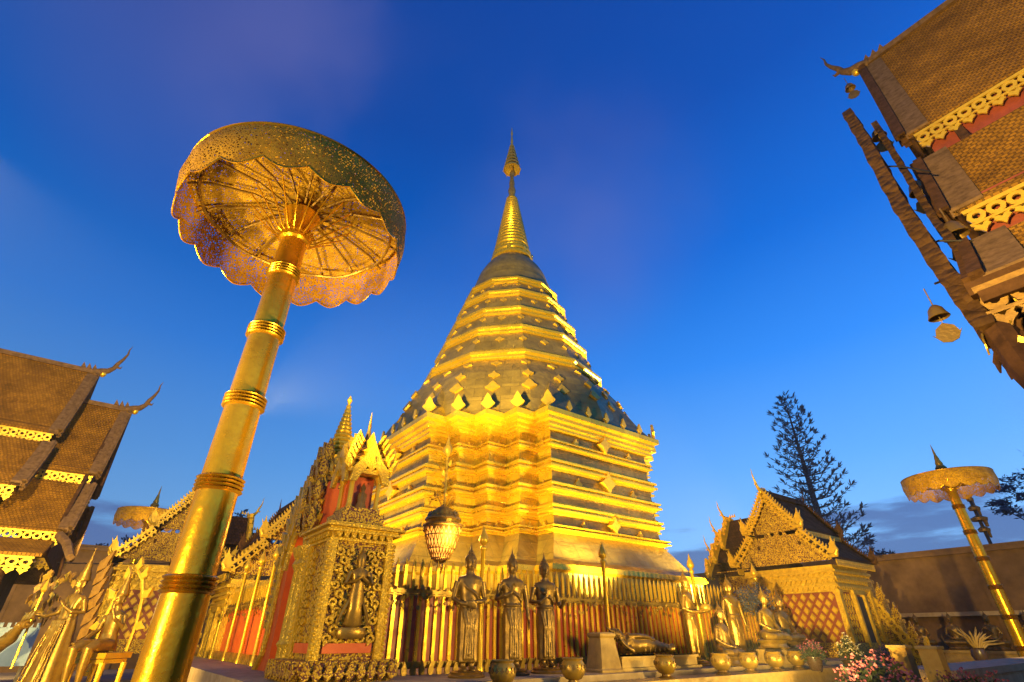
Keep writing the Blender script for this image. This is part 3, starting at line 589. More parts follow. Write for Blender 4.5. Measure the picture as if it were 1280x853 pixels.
def chofa(mb, p, d, s, m=0, m2=None):
    """slim curved ridge horn; d = horizontal direction it leans to"""
    p = Vector(p); d = Vector(d).normalized(); z = Vector((0, 0, 1))
    q = [(-0.12, -0.05), (0.06, 0.03), (0.2, 0.1), (0.3, 0.22), (0.34, 0.38), (0.42, 0.56), (0.47, 0.74), (0.46, 0.9), (0.5, 1.05)]
    r = [0.10, 0.11, 0.085, 0.062, 0.055, 0.04, 0.027, 0.016, 0.003]
    mb.tube([p + d * (a * s) + z * (b * s) for a, b in q], [x * s for x in r], 8, m)
    mb.ball(p + d * (0.12 * s) - z * (0.02 * s), 0.085 * s, m if m2 is None else m2, 8, 6, sz=1.3)
    mb.tube([p + d * (0.33 * s) + z * (0.28 * s), p + d * (0.44 * s) + z * (0.26 * s), p + d * (0.47 * s) + z * (0.33 * s)], [0.05 * s, 0.03 * s, 0.004 * s], 6, m)
    b = z.cross(d) * (0.05 * s)
    for k in range(3): mb.prism([(0, 0), (0.12, 0), (0.02, 0.16)], p - d * (0.16 * s + 0.13 * s * k) + z * 0.05 * s - b / 2, d * s, z * s, b, m)
FLAME = [(-0.3, 0), (0.32, 0), (0.46, 0.18), (0.34, 0.36), (0.44, 0.5), (0.28, 0.66), (0.30, 0.8), (0.10, 0.98), (-0.06, 1.25), (-0.08, 0.95), (-0.26, 0.78), (-0.2, 0.6), (-0.38, 0.46), (-0.26, 0.3), (-0.42, 0.14)]
def upcurl(mb, p, d, s, th=0.07, m=0):
    p = Vector(p); d = Vector(d).normalized(); z = Vector((0, 0, 1)); n = d.cross(z) * th
    mb.prism([(x + 0.18 * y * y, y) for x, y in FLAME], p - n / 2 - z * 0.12 * s, d * (s * 0.62), z * s, n, m)
    mb.tube([p - d * 0.2 * s, p + d * 0.12 * s + z * 0.04 * s, p + d * 0.26 * s + z * 0.3 * s, p + d * 0.2 * s + z * 0.62 * s, p + d * 0.34 * s + z * 0.95 * s], [0.13 * s, 0.15 * s, 0.11 * s, 0.06 * s, 0.01 * s], 7, m)

def gable_roof(t, x0, x1, tiers, mt, mv, bb, bbm, bh, fr, frm, fh, cs, sides=(-1, 1), verge=0.0, xs=0.0, teeth=0.0, fret=True, gap_m=None, far_end=False, flame=0.0, chm=None, bth=0.08):
    """one run of tiered roof from its gable at x0 to x1 (x1 > x0); children of t"""
    rf = MB(); vg = MB(); gps = []
    for i, (y0, z0, y1, z1) in enumerate(tiers):
        pts = slope_pts(y0, z0, y1, z1); xa = x0 + xs * i
        for sg in sides:
            roof_slab(rf, xa, x1, pts, sg)
            if verge: roof_slab(vg, xa - 0.02, xa + verge, [(y, z + 0.045) for y, z in pts], sg, 0.12)
            if i + 1 < len(tiers) and gap_m is not None:
                y2, z2 = tiers[i + 1][:2]; yy = min(y1, y2) - 0.12
                gps.append((((xa + 0.1 + x1) / 2, sg * yy, (z1 + z2) / 2 - 0.12), (x1 - xa - 0.2, 0.06, abs(z1 - z2) + 0.5)))
    rf.box(((x0 + x1) / 2, 0, tiers[0][1] + 0.04), (x1 - x0, 0.16, 0.14), m=1)
    ro = rf.build('roof', [mt, mv], t)
    if verge: vg.build('verge', mv, t)
    for sg in sides:
        for (bc, bd) in [q for q in gps if q[0][1] * sg > 0]: MB().box(bc, bd).build('tier_board', gap_m, t)
    for i, (y0, z0, y1, z1) in enumerate(tiers):
        xa = x0 + xs * i
        for sg in sides:
            b = MB(); raking(b, xa, slope_pts(y0, z0 + 0.03, y1, z1 + 0.03), sg, bh, bth, 0, teeth, fret); bo_ = b.build('bargeboard', bbm, t)
            if flame:
                u = MB(); upcurl(u, (xa - bth / 2, sg * (y1 + 0.02), z1 + 0.02), (0, sg, 0), flame, 0.06); u.build('naga_finial', chm or bbm, t)
            if fr:
                f = MB(); fret_strip(f, (xa + 0.06, sg * (y1 - 0.02), z1 - 0.06), (x1, sg * (y1 - 0.02), z1 - 0.06), (0, 0, 1), fh, 0.03, fh * 0.5); f.build('eave_fringe', frm, t)
    c = MB(); chofa(c, (x0 - bth / 2, 0, tiers[0][1] + 0.08), (-1, 0, 0), cs, 0, 1); c.build('chofa', [chm or bbm, M['gold']], t, smooth=50)
    return ro

# ---------------------------------------------------------------- left assembly hall (gable to +a, so local x = -a)
lh = thing('assembly_hall', 'brown tiled temple hall with stacked roofs and horned gables at the left edge', 'temple hall', G(-1.1, 20.0), ROT + PI)
LF = [(0, 7.72, 1.72, 5.22), (1.78, 4.88, 3.18, 3.50), (3.26, 3.22, 4.55, 2.80)]
LR = [(0, 8.75, 1.72, 6.20), (1.78, 5.85, 3.18, 4.45)]
gable_roof(lh, 0.0, 1.5, LF[:2], M['tile'], M['wood'], None, M['wood'], 0.30, True, M['fret'], 0.36, 1.15, sides=(1, -1), verge=0.2, fret=False, gap_m=M['redwood'], chm=M['wood'])
gable_roof(lh, 1.25, 9.0, LR, M['tile'], M['wood'], None, M['wood'], 0.30, True, M['fret'], 0.36, 1.15, sides=(1, -1), verge=0.2, fret=False, gap_m=M['redwood'], chm=M['wood'])
lo = MB(); roof_slab(lo, 0.15, 9.0, slope_pts(*LF[2]), 1); roof_slab(lo, 0.15, 9.0, slope_pts(*LF[2]), -1); lo.build('lower_roof', M['tile'], lh)
f = MB(); fret_strip(f, (0.25, 4.53, 2.74), (9.0, 4.53, 2.74), (0, 0, 1), 0.36, 0.03); f.build('eave_fringe', M['fret'], lh)
hip = MB(); hip.tube([(0.1, 3.2, 3.36), (-0.15, 3.9, 3.1), (-0.35, 4.6, 2.75)], [0.10, 0.10, 0.08], 6); hip.build('hip_rafter', M['wood'], lh)
gw = MB(); gw.prism([(-1.68, 5.2), (1.68, 5.2), (0, 7.6)], (0.16, 0, 0), (0, 1, 0), (0, 0, 1), (0.08, 0, 0)).prism([(-3.1, 2.9), (3.1, 2.9), (3.1, 3.5), (1.7, 5.2), (-1.7, 5.2), (-3.1, 3.5)], (0.16, 0, 0), (0, 1, 0), (0, 0, 1), (0.08, 0, 0))
gw.build('gable', M['redwood'], lh)
gb = MB()
for y, z in ((1.9, 3.9), (0.9, 5.9), (2.6, 3.0)): gb.tube([(-0.12, y, z), (-0.2, y + 0.35, z - 0.5), (-0.2, y + 0.6, z - 0.95)], [0.04, 0.035, 0.03], 6)
gb.build('verge_pole', M['redwood'], lh)
bw = MB(); bw.box((5.0, 2.9, 1.6), (7.6, 0.2, 3.2)).box((1.2, 0, 1.6), (0.2, 5.8, 3.2)); bw.build('wall', M['dark'], lh)  # walls coloured near-black for the shade under the eave
for x in (0.8, 3.6, 6.4):
    c = MB().lathe([(0.2, 0), (0.2, 0.2), (0.15, 0.25), (0.15, 2.5), (0.2, 2.6), (0.22, 2.8)], 14, (x, 4.0, 0)).build('column', M['redwood'], lh, smooth=40)
br = MB()
rnd = random.Random(5)
for k in range(46):     # carved leaves clustered on the corner bracket
    a = rnd.random(); p = Vector((-0.25 + rnd.uniform(-0.35, 0.3), 4.25 + rnd.uniform(-0.35, 0.35), 2.55 - a * 0.95)); s = rnd.uniform(0.09, 0.17); th = rnd.uniform(0, PI)
    ux = Vector((math.cos(th), math.sin(th), 0)); br.prism(LEAF, p, ux * s, Vector((rnd.uniform(-.3, .3), rnd.uniform(-.3, .3), -1)) * s * 1.4, Vector((-ux.y, ux.x, 0)) * 0.02, rnd.choice((0, 1)))
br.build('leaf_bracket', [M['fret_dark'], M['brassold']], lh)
lp = thing('hanging_lamp', 'round white lamp glowing under the eave of the left temple hall', 'lamp', G(-2.25, 15.6, 0))
lp.location = G(-2.37, 15.4, 1.98)
MB().ball((0, 0, 0), 0.085, 0, 14, 10).build('globe', M['lamp'], lp, smooth=80)
MB().lathe([(0.012, 0.07), (0.012, 0.8)], 6).lathe([(0.05, 0.07), (0.03, 0.12)], 10).build('cord', M['iron'], lp)
pl = bpy.data.lights.new('hanging_lamp_light', 'POINT'); pl.energy = 25; pl.color = (0.85, 1.0, 0.6); pl.shadow_soft_size = 0.1
plo = bpy.data.objects.new('hanging_lamp_light', pl); COL.objects.link(plo); plo.location = G(-2.25, 15.15, 1.9)

# ---------------------------------------------------------------- right assembly hall, close overhead (local x = -b)
rh = thing('assembly_hall', 'brown tiled temple hall with red boards looming overhead in the top right corner', 'temple hall', G(10.0, 0.18), ROT - PI / 2)
RT = [(0, 12.1, 2.12, 7.95), (2.42, 7.12, 3.62, 5.36), (3.95, 4.70, 4.92, 3.80)]
gable_roof(rh, 0.0, 9.0, RT, M['tile'], M['wood'], None, M['redwood'], 0.26, True, M['fret'], 0.34, 1.1, sides=(-1, 1), verge=0.28, fret=False, gap_m=M['board'], chm=M['wood'], bth=0.10)
gw = MB(); gw.prism([(-2.0, 7.6), (2.0, 7.6), (0, 11.6)], (0.45, 0, 0), (0, 1, 0), (0, 0, 1), (0.1, 0, 0)).prism([(-3.7, 4.8), (3.7, 4.8), (2.1, 7.6), (-2.1, 7.6)], (0.45, 0, 0), (0, 1, 0), (0, 0, 1), (0.1, 0, 0)); gw.build('gable', M['redwood'], rh)
wl_ = MB(); wl_.box((4.8, -3.4, 2.4), (8.6, 0.2, 4.8)).box((4.8, 3.4, 2.4), (8.6, 0.2, 4.8)).box((0.7, 0, 2.4), (0.2, 6.6, 4.8)); wl_.build('wall', M['redwood'], rh)
# free-standing naga bargeboards of the porch, held off the hall by iron rods
def naga_board(path, w, d, name, mats, waves):
    mb = MB(); n = 44; pts = []
    for i in range(n + 1):
        f = i / n; k = f * (len(path) - 1); j = min(int(k), len(path) - 2); u = k - j
        p = Vector(path[j]).lerp(Vector(path[j + 1]), u); p.z += 0.03 * math.sin(f * PI * waves * 2); pts.append(p)
    rings = []
    for i, p in enumerate(pts):
        tg = (pts[min(i + 1, n)] - pts[max(i - 1, 0)]).normalized(); nv = Vector((1, 0, 0)); bi = tg.cross(nv); sw = (i % 4) / 4
        ww = w * (0.86 + 0.22 * sw); dd = d * (0.84 + 0.26 * sw)
        rings.append([p + nv * (a * ww) + bi * (b * dd) for a, b in ((-.5, -.5), (.5, -.5), (.5, -.1), (.34, 0), (.34, .3), (.5, .5), (-.5, .5), (-.34, .3), (-.34, 0), (-.5, -.1))])
    mb.loft(rings)
    for i in range(3, n - 1, 4):
        tg = (pts[i + 1] - pts[i - 1]).normalized(); bi = tg.cross(Vector((1, 0, 0)))
        if bi.z > 0: bi = -bi
        mb.prism([(-0.6, 0.45), (0.6, 0.45), (0.35, 0.72), (-0.5, 0.8)], pts[i] + Vector((w * 0.25, 0, 0)), tg * d * 0.4, bi * d, Vector((-w * 0.5, 0, 0)), 1 if (i // 4) % 2 else 0)  # alternate teeth in gilt colour stand in for gold-lit patches
    return mb.build(name, mats, rh, smooth=20)
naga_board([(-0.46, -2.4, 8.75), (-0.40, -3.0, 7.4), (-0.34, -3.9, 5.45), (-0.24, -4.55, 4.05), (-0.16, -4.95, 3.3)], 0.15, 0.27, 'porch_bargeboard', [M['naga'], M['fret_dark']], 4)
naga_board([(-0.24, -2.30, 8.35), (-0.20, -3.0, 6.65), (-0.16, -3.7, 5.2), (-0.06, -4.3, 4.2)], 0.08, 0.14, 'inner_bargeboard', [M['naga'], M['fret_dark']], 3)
rods = MB()
for y0, z0, y1, z1 in ((-3.25, 6.75, -3.15, 6.35), (-4.2, 4.75, -4.0, 4.7), (-4.5, 4.15, -4.25, 4.1)):
    rods.tube([(-0.36, y0, z0), (-0.2, (y0 + y1) / 2, (z0 + z1) / 2 + 0.08), (0.02, y1, z1)], 0.012, 5)
rods.build('iron_rod', M['iron'], rh)
hc = MB()
for sg in (1,):
    hc.box((0.2, -4.75, 3.72), (0.7, 0.5, 0.12)).box((0.25, -4.5, 3.45), (0.6, 0.35, 0.4)).box((0.5, -4.95, 3.6), (1.2, 0.2, 0.1))
hc.build('eave_bracket', M['redwood'], rh)
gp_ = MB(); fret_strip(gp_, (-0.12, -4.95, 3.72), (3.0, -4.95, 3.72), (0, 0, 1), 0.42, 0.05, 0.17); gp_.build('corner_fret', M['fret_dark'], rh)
gl = MB(); rnd = random.Random(9)
for k in range(95):
    f = rnd.random(); p = Vector((-0.12 + 0.12 * f + rnd.uniform(-0.10, 0.10), -4.85 - 0.55 * f + rnd.uniform(-.09, .09), 3.45 - f * 1.05 + rnd.uniform(-.07, .07))); s = rnd.uniform(0.07, 0.12); th = rnd.uniform(0, PI); ux = Vector((math.cos(th), math.sin(th), 0))
    gl.prism(LEAF, p, ux * s, Vector((rnd.uniform(-.3, .3), rnd.uniform(-.3, .3), -1)) * s * 1.6, Vector((-ux.y, ux.x, 0)) * 0.012, rnd.choice((0, 0, 1)))
gl.tube([(-0.12, -4.85, 3.45), (-0.08, -5.15, 2.9), (0.0, -5.4, 2.4)], [0.11, 0.10, 0.07], 8, 1)
gl.build('leaf_garland', [M['brassold'], M['redwood']], rh)
def bell(label, p, s=1.0, chain=0.22):
    t = thing('wind_bell', label, 'bell', p, -0.75, 'wind bells under the right eave'); t.scale = (s, s, s)
    MB().lathe([(0.012, 0.0), (0.03, -0.012), (0.06, -0.05), (0.072, -0.1), (0.088, -0.14), (0.082, -0.145), (0.06, -0.10), (0.01, -0.04)], 14).tube([(0, 0, chain), (0, 0, -0.02)], 0.006, 5).build('bell_cup', M['bronze'], t, smooth=40)
    MB().tube([(0, 0, -0.05), (0, 0, -0.24)], 0.004, 4).prism([(0, 0), (0.07, -0.05), (0.09, -0.12), (0.11, -0.1), (0.06, -0.19), (0, -0.21), (-0.06, -0.19), (-0.11, -0.1), (-0.09, -0.12), (-0.07, -0.05)], (0, 0, -0.20), (1, 0, 0), (0, 0, 1), (0, 0.01, 0)).build('clapper_leaf', M['bronze'], t)
    return t
def loc_rh(x, y, z): return rh.matrix_basis @ Vector((x, y, z))
rh.matrix_basis = Matrix.Translation(rh.location) @ Matrix.Rotation(ROT - PI / 2, 4, 'Z')
# wind bells hanging beside the right hall
bell('dark wind bell with a leaf clapper hanging alone against the sky below the naga board', loc_rh(-0.43, -4.7, 3.85) , 0.95, 0.2)
bell('small bell hanging highest, near the upper chofa of the right hall', loc_rh(-0.41, -0.12, 11.85), 1.2, 0.2)
bell('small bell hung from the upper end of the inner bargeboard', loc_rh(-0.28, -2.35, 8.2), 1.2, 0.15)
bell('bell hanging between the two naga boards', loc_rh(-0.19, -2.8, 6.6), 1.4, 0.2)
bell('bell hanging at the foot of the inner bargeboard', loc_rh(-0.07, -3.8, 5.15), 1.4, 0.15)

# ================================================================ GILDED PAVILIONS (local: front gable at x = 0 facing -x)
def pavilion(label, loc, rz):
    t = thing('gilded_pavilion', label, 'pavilion', loc, rz, 'gilded lattice pavilions round the court')
    HW, LN = 1.15, 1.9
    b = MB(); b.box((LN / 2, 0, 0.09), (LN + 0.3, 2 * HW + 0.3, 0.18)).box((LN / 2, 0, 0.25), (LN + 0.14, 2 * HW + 0.14, 0.14)); b.build('base', M['carved'], t)
    w = MB(); w.box((LN / 2, 0, 0.88), (LN, 2 * HW, 1.16))
    for i_ in range(-4, 5):
        for j_ in range(7):
            y = 0.24 * i_ + 0.12 * (j_ % 2); zz = 0.42 + 0.155 * j_
            if abs(y) < HW - 0.1: w.prism([(-0.5, 0), (0, -0.62), (0.5, 0), (0, 0.62)], (0, y, zz), (0, 0.12, 0), (0, 0, 0.12), (-0.03, 0, 0), 1); w.annulus((0, y, zz), (0, 1, 0), (0, 0, 1), (-0.02, 0, 0), 0.098, 0.082, 4, 1, 0.85)
    for i_ in range(13):
        for j_ in range(7):
            x = 0.09 + 0.15 * i_ + 0.07 * (j_ % 2); zz = 0.42 + 0.155 * j_
            if abs(x - 1.05) > 0.4 and x < LN - 0.08: w.prism([(-0.5, 0), (0, -0.62), (0.5, 0), (0, 0.62)], (x, -HW, zz), (0.1, 0, 0), (0, 0, 0.12), (0, -0.03, 0), 1)
    w.build('lattice_wall', [M['lacquer'], M['fret']], t)
    for sy in (-1, 1):
        for x in (0.0, LN): MB().box((x, sy * HW, 0.92), (0.13, 0.13, 1.2)).box((x, sy * HW, 0.40), (0.19, 0.19, 0.12)).box((x, sy * HW, 1.46), (0.18, 0.18, 0.1)).build('corner_post', M['carved2'], t)
    c = MB(); z = 1.462
    for h, e in ((0.12, 0.04), (0.05, 0.10), (0.13, 0.03), (0.05, 0.12), (0.10, 0.06), (0.06, 0.16), (0.12, 0.09)):
        c.box((LN / 2, 0, z + h / 2), (LN + 2 * e, 2 * HW + 2 * e, h)); z += h
    for zz, e, hh in ((1.56, 0.055, 0.11), (1.74, 0.045, 0.12), (1.92, 0.075, 0.10)):
        for q in range(17):
            y = -HW + 0.04 + q * (2 * HW - 0.08) / 16; c.prism([(-0.5, 1), (-0.5, 0.5), (0, 0), (0.5, 0.5), (0.5, 1)], (-e, y, zz - hh * 0.55), (0, 0.11, 0), (0, 0, hh), (-0.035, 0, 0), 1)
        for q in range(14):
            x = 0.04 + q * (LN - 0.08) / 13; c.prism([(-0.5, 1), (-0.5, 0.5), (0, 0), (0.5, 0.5), (0.5, 1)], (x, -HW - e, zz - hh * 0.55), (0.11, 0, 0), (0, 0, hh), (0, -0.035, 0), 1)
    c.build('cornice', [M['carved2'], M['fret']], t)
    d = MB(); d.box((1.05, -HW - 0.02, 0.80), (0.5, 0.05, 1.15)).build('door', M['dark'], t)
    df = MB()
    for x in (0.76, 1.34): df.box((x, -HW - 0.05, 0.84), (0.09, 0.12, 1.22))
    df.box((1.05, -HW - 0.05, 1.47), (0.72, 0.12, 0.1)); df.build('door_frame', M['carved2'], t)
    up = (0, 4.12, 0.78, 3.08); lo = (0.72, 2.98, 1.42, 2.26)
    T = [up, lo]
    gable_roof(t, -0.28, LN + 0.3, T, M['tiled'], M['tiled'], None, M['fret'], 0.26, True, M['fret'], 0.16, 0.62, verge=0.0, xs=0.05, teeth=0.10, gap_m=M['redwood'], flame=0.42, chm=M['fret'], bth=0.06)
    for sg in (-1, 1):
        for (y0, z0, y1, z1) in T:
            b = MB(); raking(b, LN + 0.3, slope_pts(y0, z0 + 0.03, y1, z1 + 0.03), sg, 0.2, 0.06, 0, 0.08, False, 1); b.build('bargeboard', M['redwood'], t)
            u = MB(); upcurl(u, (LN + 0.33, sg * y1, z1), (0, sg, 0), 0.40, 0.05); u.build('naga_finial', M['redwood'], t)
    k = MB(); chofa(k, (LN + 0.3, 0, 4.2), (1, 0, 0), 0.42, 0, 0); k.build('chofa', M['redwood'], t)
    g = MB(); g.prism([(-0.72, 3.05), (0.72, 3.05), (0, 4.0)], (-0.1, 0, 0), (0, 1, 0), (0, 0, 1), (0.05, 0, 0)).prism([(-1.3, 2.2), (1.3, 2.2), (1.22, 2.4), (0.72, 2.95), (-0.72, 2.95), (-1.22, 2.4)], (-0.1, 0, 0), (0, 1, 0), (0, 0, 1), (0.05, 0, 0))
    for r, a in ((0.0, 0), (0.28, 0), (0.28, 1.2), (0.28, 2.1), (0.28, 3.2), (0.28, 4.2), (0.28, 5.2), (0.6, 3.3), (0.6, 6.1), (0.85, 3.25), (0.85, 6.15)):
        y, z = r * math.cos(a), 2.78 + r * math.sin(a) * 0.9
        g.annulus((-0.1, y, z), (0, 1, 0), (0, 0, 1), (-0.035, 0, 0), 0.14, 0.06, 9); g.prism(LEAF, (-0.1, y, z + 0.1), (0, 0.12, 0), (0, 0.02, 0.18), (-0.045, 0, 0))
    g.build('gable', M['carved'], t)
    # cross wing towards +y with its own stacked gables
    cw = MB(); cb = MB(); cc = MB(); cf = MB()
    for i, (yE, zr, hw, dz) in enumerate(((1.75, 3.72, 0.62, 0.85), (2.15, 3.28, 0.58, 0.78), (2.5, 2.72, 0.52, 0.62))):
        P = slope_pts(0, zr, hw, zr - dz); Rm = Matrix.Translation((0.62, 0, 0)) @ Matrix.Rotation(PI / 2, 4, 'Z')
        for src, dst, fn in ((MB(), cw, 0), (MB(), cb, 1)):
            for sg in (-1, 1):
                if fn == 0: roof_slab(src, 0.0, yE, P, sg)
                else: raking(src, yE, [(y, z + 0.03) for y, z in P], sg, 0.36, 0.13, 0, 0.16, True, 1); upcurl(src, (yE + 0.03, sg * hw, zr - dz), (0, sg, 0), 0.46, 0.10)
            if fn == 1: chofa(src, (yE + 0.03, 0, zr + 0.06), (1, 0, 0), 0.62)
            dst.add([Rm @ Vector(v) for v in src.v], src.f)
    cw.build('wing_roof', M['tiled'], t); cb.build('wing_bargeboard', M['fret'], t)
    pw = MB(); pw.box((0.62, 1.75, 1.75), (0.9, 1.1, 0.9)); pw.build('wing_beam', M['carved'], t)
    for x in (0.25, 1.0): MB().lathe([(0.1, 0), (0.1, 0.15), (0.07, 0.2), (0.065, 1.2), (0.1, 1.28), (0.12, 1.32)], 10, (x, 2.25, 0)).build('column', M['carved2'], t, smooth=40)
    return t
pv = pavilion('gilded lattice pavilion with a dark door standing right of the tower', G(15.3, 7.42, TZ), ROT)
o = dup(pv, G(1.7, 21.6, TZ), ROT + PI / 2, 'gilded lattice pavilion half hidden by the near parasol pole'); o.scale = (1.2, -1.2, 1.2)
o = dup(pv, G(3.9, 15.4, 0.30), ROT + PI / 2, 'gilded pavilion roof rising above the short fence behind the orange arch'); o.scale = (1.05, -1.05, 1.05)
for c_ in list(o.children):
    if c_.name.split('.')[0] in ('wing_roof', 'wing_bargeboard', 'wing_beam', 'column'): bpy.data.objects.remove(c_)

# ornate stair gate beside the right pavilion
sg_ = thing('naga_gate', 'ornate gilded gate of stepped naga scrolls beside the pavilion door', 'gate', G(17.6, 6.7, 0.0), ROT)
gm = MB()
for i, (h, w) in enumerate(((3.0, 0.34), (2.55, 0.42), (2.05, 0.5), (1.55, 0.55), (1.1, 0.6))):
    y = -0.22 * i - 0.1
    gm.box((0, y, h / 2), (0.34, 0.2, h)); gm.box((0, y, h + 0.04), (0.44, 0.26, 0.09)); gm.box((0, y, h - 0.22), (0.40, 0.24, 0.06))
    upcurl(gm, (-0.06, y - 0.03, h + 0.05), (0, -1, 0), 0.40, 0.10)
gm.build('stepped_pier', M['carved'], sg_)
gf = MB().lathe([(0.2, 3.05), (0.22, 3.12), (0.15, 3.2), (0.17, 3.26), (0.1, 3.4), (0.11, 3.45), (0.05, 3.65), (0.055, 3.7), (0.004, 4.1)], 12, (0, 0, 0)).build('spire', M['gold'], sg_, smooth=40)
gs = MB()
for k in range(12):
    gs.annulus((-0.18, -0.05 - 0.09 * k, 2.75 - 0.17 * k), (0, 1, 0), (0, 0, 1), (-0.05, 0, 0), 0.13, 0.06, 9)
    gs.annulus((0.1 * (k % 2), -1.22, 0.3 + 0.11 * k * 0.7), (1, 0, 0), (0, 0, 1), (0, -0.05, 0), 0.1, 0.05, 9)
gs.build('scrollwork', M['fret'], sg_)

# ================================================================ CORNER SHRINE AND ORANGE ARCH
cs = thing('corner_shrine', 'carved gilded corner shrine with a standing deity relief and ringed spire', 'shrine', G(2.64, 7.28, 0.0), ROT)
W2 = 0.40
b = MB(); z = 0.0
for h, e in ((0.30, 0.22), (0.16, 0.16), (0.10, 0.24), (0.14, 0.14), (0.08, 0.20)): b.box((0, 0, z + h / 2), (2 * (W2 + e), 2 * (W2 + e), h)); z += h
for sx in range(-4, 5):
    for sgn in (0, 1):
        o = Vector((sx * 0.13, -W2 - 0.17, 0.62)) if sgn == 0 else Vector((-W2 - 0.17, sx * 0.13, 0.62)); ux = Vector((1, 0, 0)) if sgn == 0 else Vector((0, -1, 0)); n = Vector((0, -1, 0)) if sgn == 0 else Vector((-1, 0, 0))
        b.prism(LEAF, o, ux * 0.13, (0, 0, 0.16), n * 0.08)
b.build('base', M['carved'], cs)
b = MB(); b.box((0, 0, 1.60), (2 * W2, 2 * W2, 1.64))
b.build('shaft', M['carved'], cs)
MB().box((0, -W2 - 0.012, 0.90), (0.62, 0.03, 0.13)).box((-W2 - 0.012, 0, 0.90), (0.03, 0.62, 0.13)).build('orange_panel', M['orange'], cs)
for sx, sy in ((-1, -1), (1, -1), (-1, 1)):
    b = MB(); b.box((sx * W2, sy * W2, 1.60), (0.11, 0.11, 1.62))
    for k in range(22):
        b.ball((sx * (W2 + 0.05), sy * (W2 + 0.05), 0.84 + k * 0.073), 0.032, 0, 6, 4)
    b.build('corner_post', M['carved2'], cs)
c = MB(); z = 2.41
for h, e in ((0.05, 0.05), (0.13, 0.03), (0.05, 0.12), (0.06, 0.08), (0.05, 0.16), (0.06, 0.10)): c.box((0, 0, z + h / 2), (2 * (W2 + e), 2 * (W2 + e), h)); z += h
for i in range(8):
    for q in range(2):
        x = -W2 + 0.05 + i * 0.1
        o = Vector((x, -W2 - 0.03, 2.59)) if q == 0 else Vector((-W2 - 0.03, x, 2.59)); ux = Vector((1, 0, 0)) if q == 0 else Vector((0, -1, 0)); n = Vector((0, -1, 0)) if q == 0 else Vector((-1, 0, 0))
        c.prism([(-0.5, 0), (0.5, 0), (0.3, -0.7), (0, -1), (-0.3, -0.7)], o, ux * 0.085, (0, 0, 0.12), n * 0.05)
c.build('cornice', M['carved2'], cs)
# relief deity with scrolls
def body_rings(spec, cx=0.0, cy=0.0, n=16):
    rg = []
    for (z, rx, ry, *o) in spec:
        ox, oy = (o + [0, 0])[:2] if o else (0, 0)
        rg.append([Vector((cx + ox + rx * math.cos(2 * PI * i / n), cy + oy + ry * math.sin(2 * PI * i / n), z)) for i in range(n)])
    return rg
d = MB(); Y = -W2 - 0.05
d.loft(body_rings([(1.20, .06, .04), (1.24, .12, .06), (1.5, .085, .06), (1.62, .10, .06), (1.78, .075, .055), (1.95, .105, .06), (2.02, .12, .05), (2.06, .04, .04), (2.09, .045, .045), (2.15, .058, .055), (2.2, .05, .05), (2.26, .055, .05), (2.3, .03, .03), (2.4, .004, .004)], 0, Y - 0.03))
d.tube([(-0.12, Y - .03, 2.0), (-0.17, Y - .05, 1.82), (-0.08, Y - .12, 1.86), (0, Y - .12, 1.92)], [.035, .032, .028, .02], 7); d.tube([(0.12, Y - .03, 2.0), (0.17, Y - .05, 1.82), (0.08, Y - .12, 1.86), (0.005, Y - .12, 1.92)], [.035, .032, .028, .02], 7)
for sx in (-1, 1): d.tube([(sx * .08, Y - .02, 1.6), (sx * .16, Y - .03, 1.4), (sx * .2, Y - .03, 1.22)], [.02, .025, .01], 6)
d.loft(body_rings([(1.05, .16, .06), (1.12, .2, .09), (1.2, .17, .07)], 0, Y - 0.02), cap=True)
d.build('deity_relief', M['statue'], cs, smooth=50)
sc = MB(); rnd = random.Random(11)
for i in range(5):
    for j in range(11):
        x = -0.28 + i * 0.14 + (0.07 if j % 2 else 0); zz = 1.05 + j * 0.125
        if abs(x) < 0.12 or abs(x) > 0.32: continue
        sc.annulus((x, -W2 - 0.001, zz), (1, 0, 0), (0, 0, 1), (0, -0.035, 0), 0.062, 0.03, 8); a = rnd.uniform(0, 6.28)
        sc.prism(LEAF, (x, -W2, zz), (math.cos(a) * 0.06, 0, math.sin(a) * 0.06), (-math.sin(a) * 0.11, 0, math.cos(a) * 0.11), (0, -0.05, 0))
        sc.annulus((-W2 - 0.001, x, zz), (0, -1, 0), (0, 0, 1), (-0.035, 0, 0), 0.062, 0.03, 8)
sc.build('scrollwork', M['carved2'], cs)
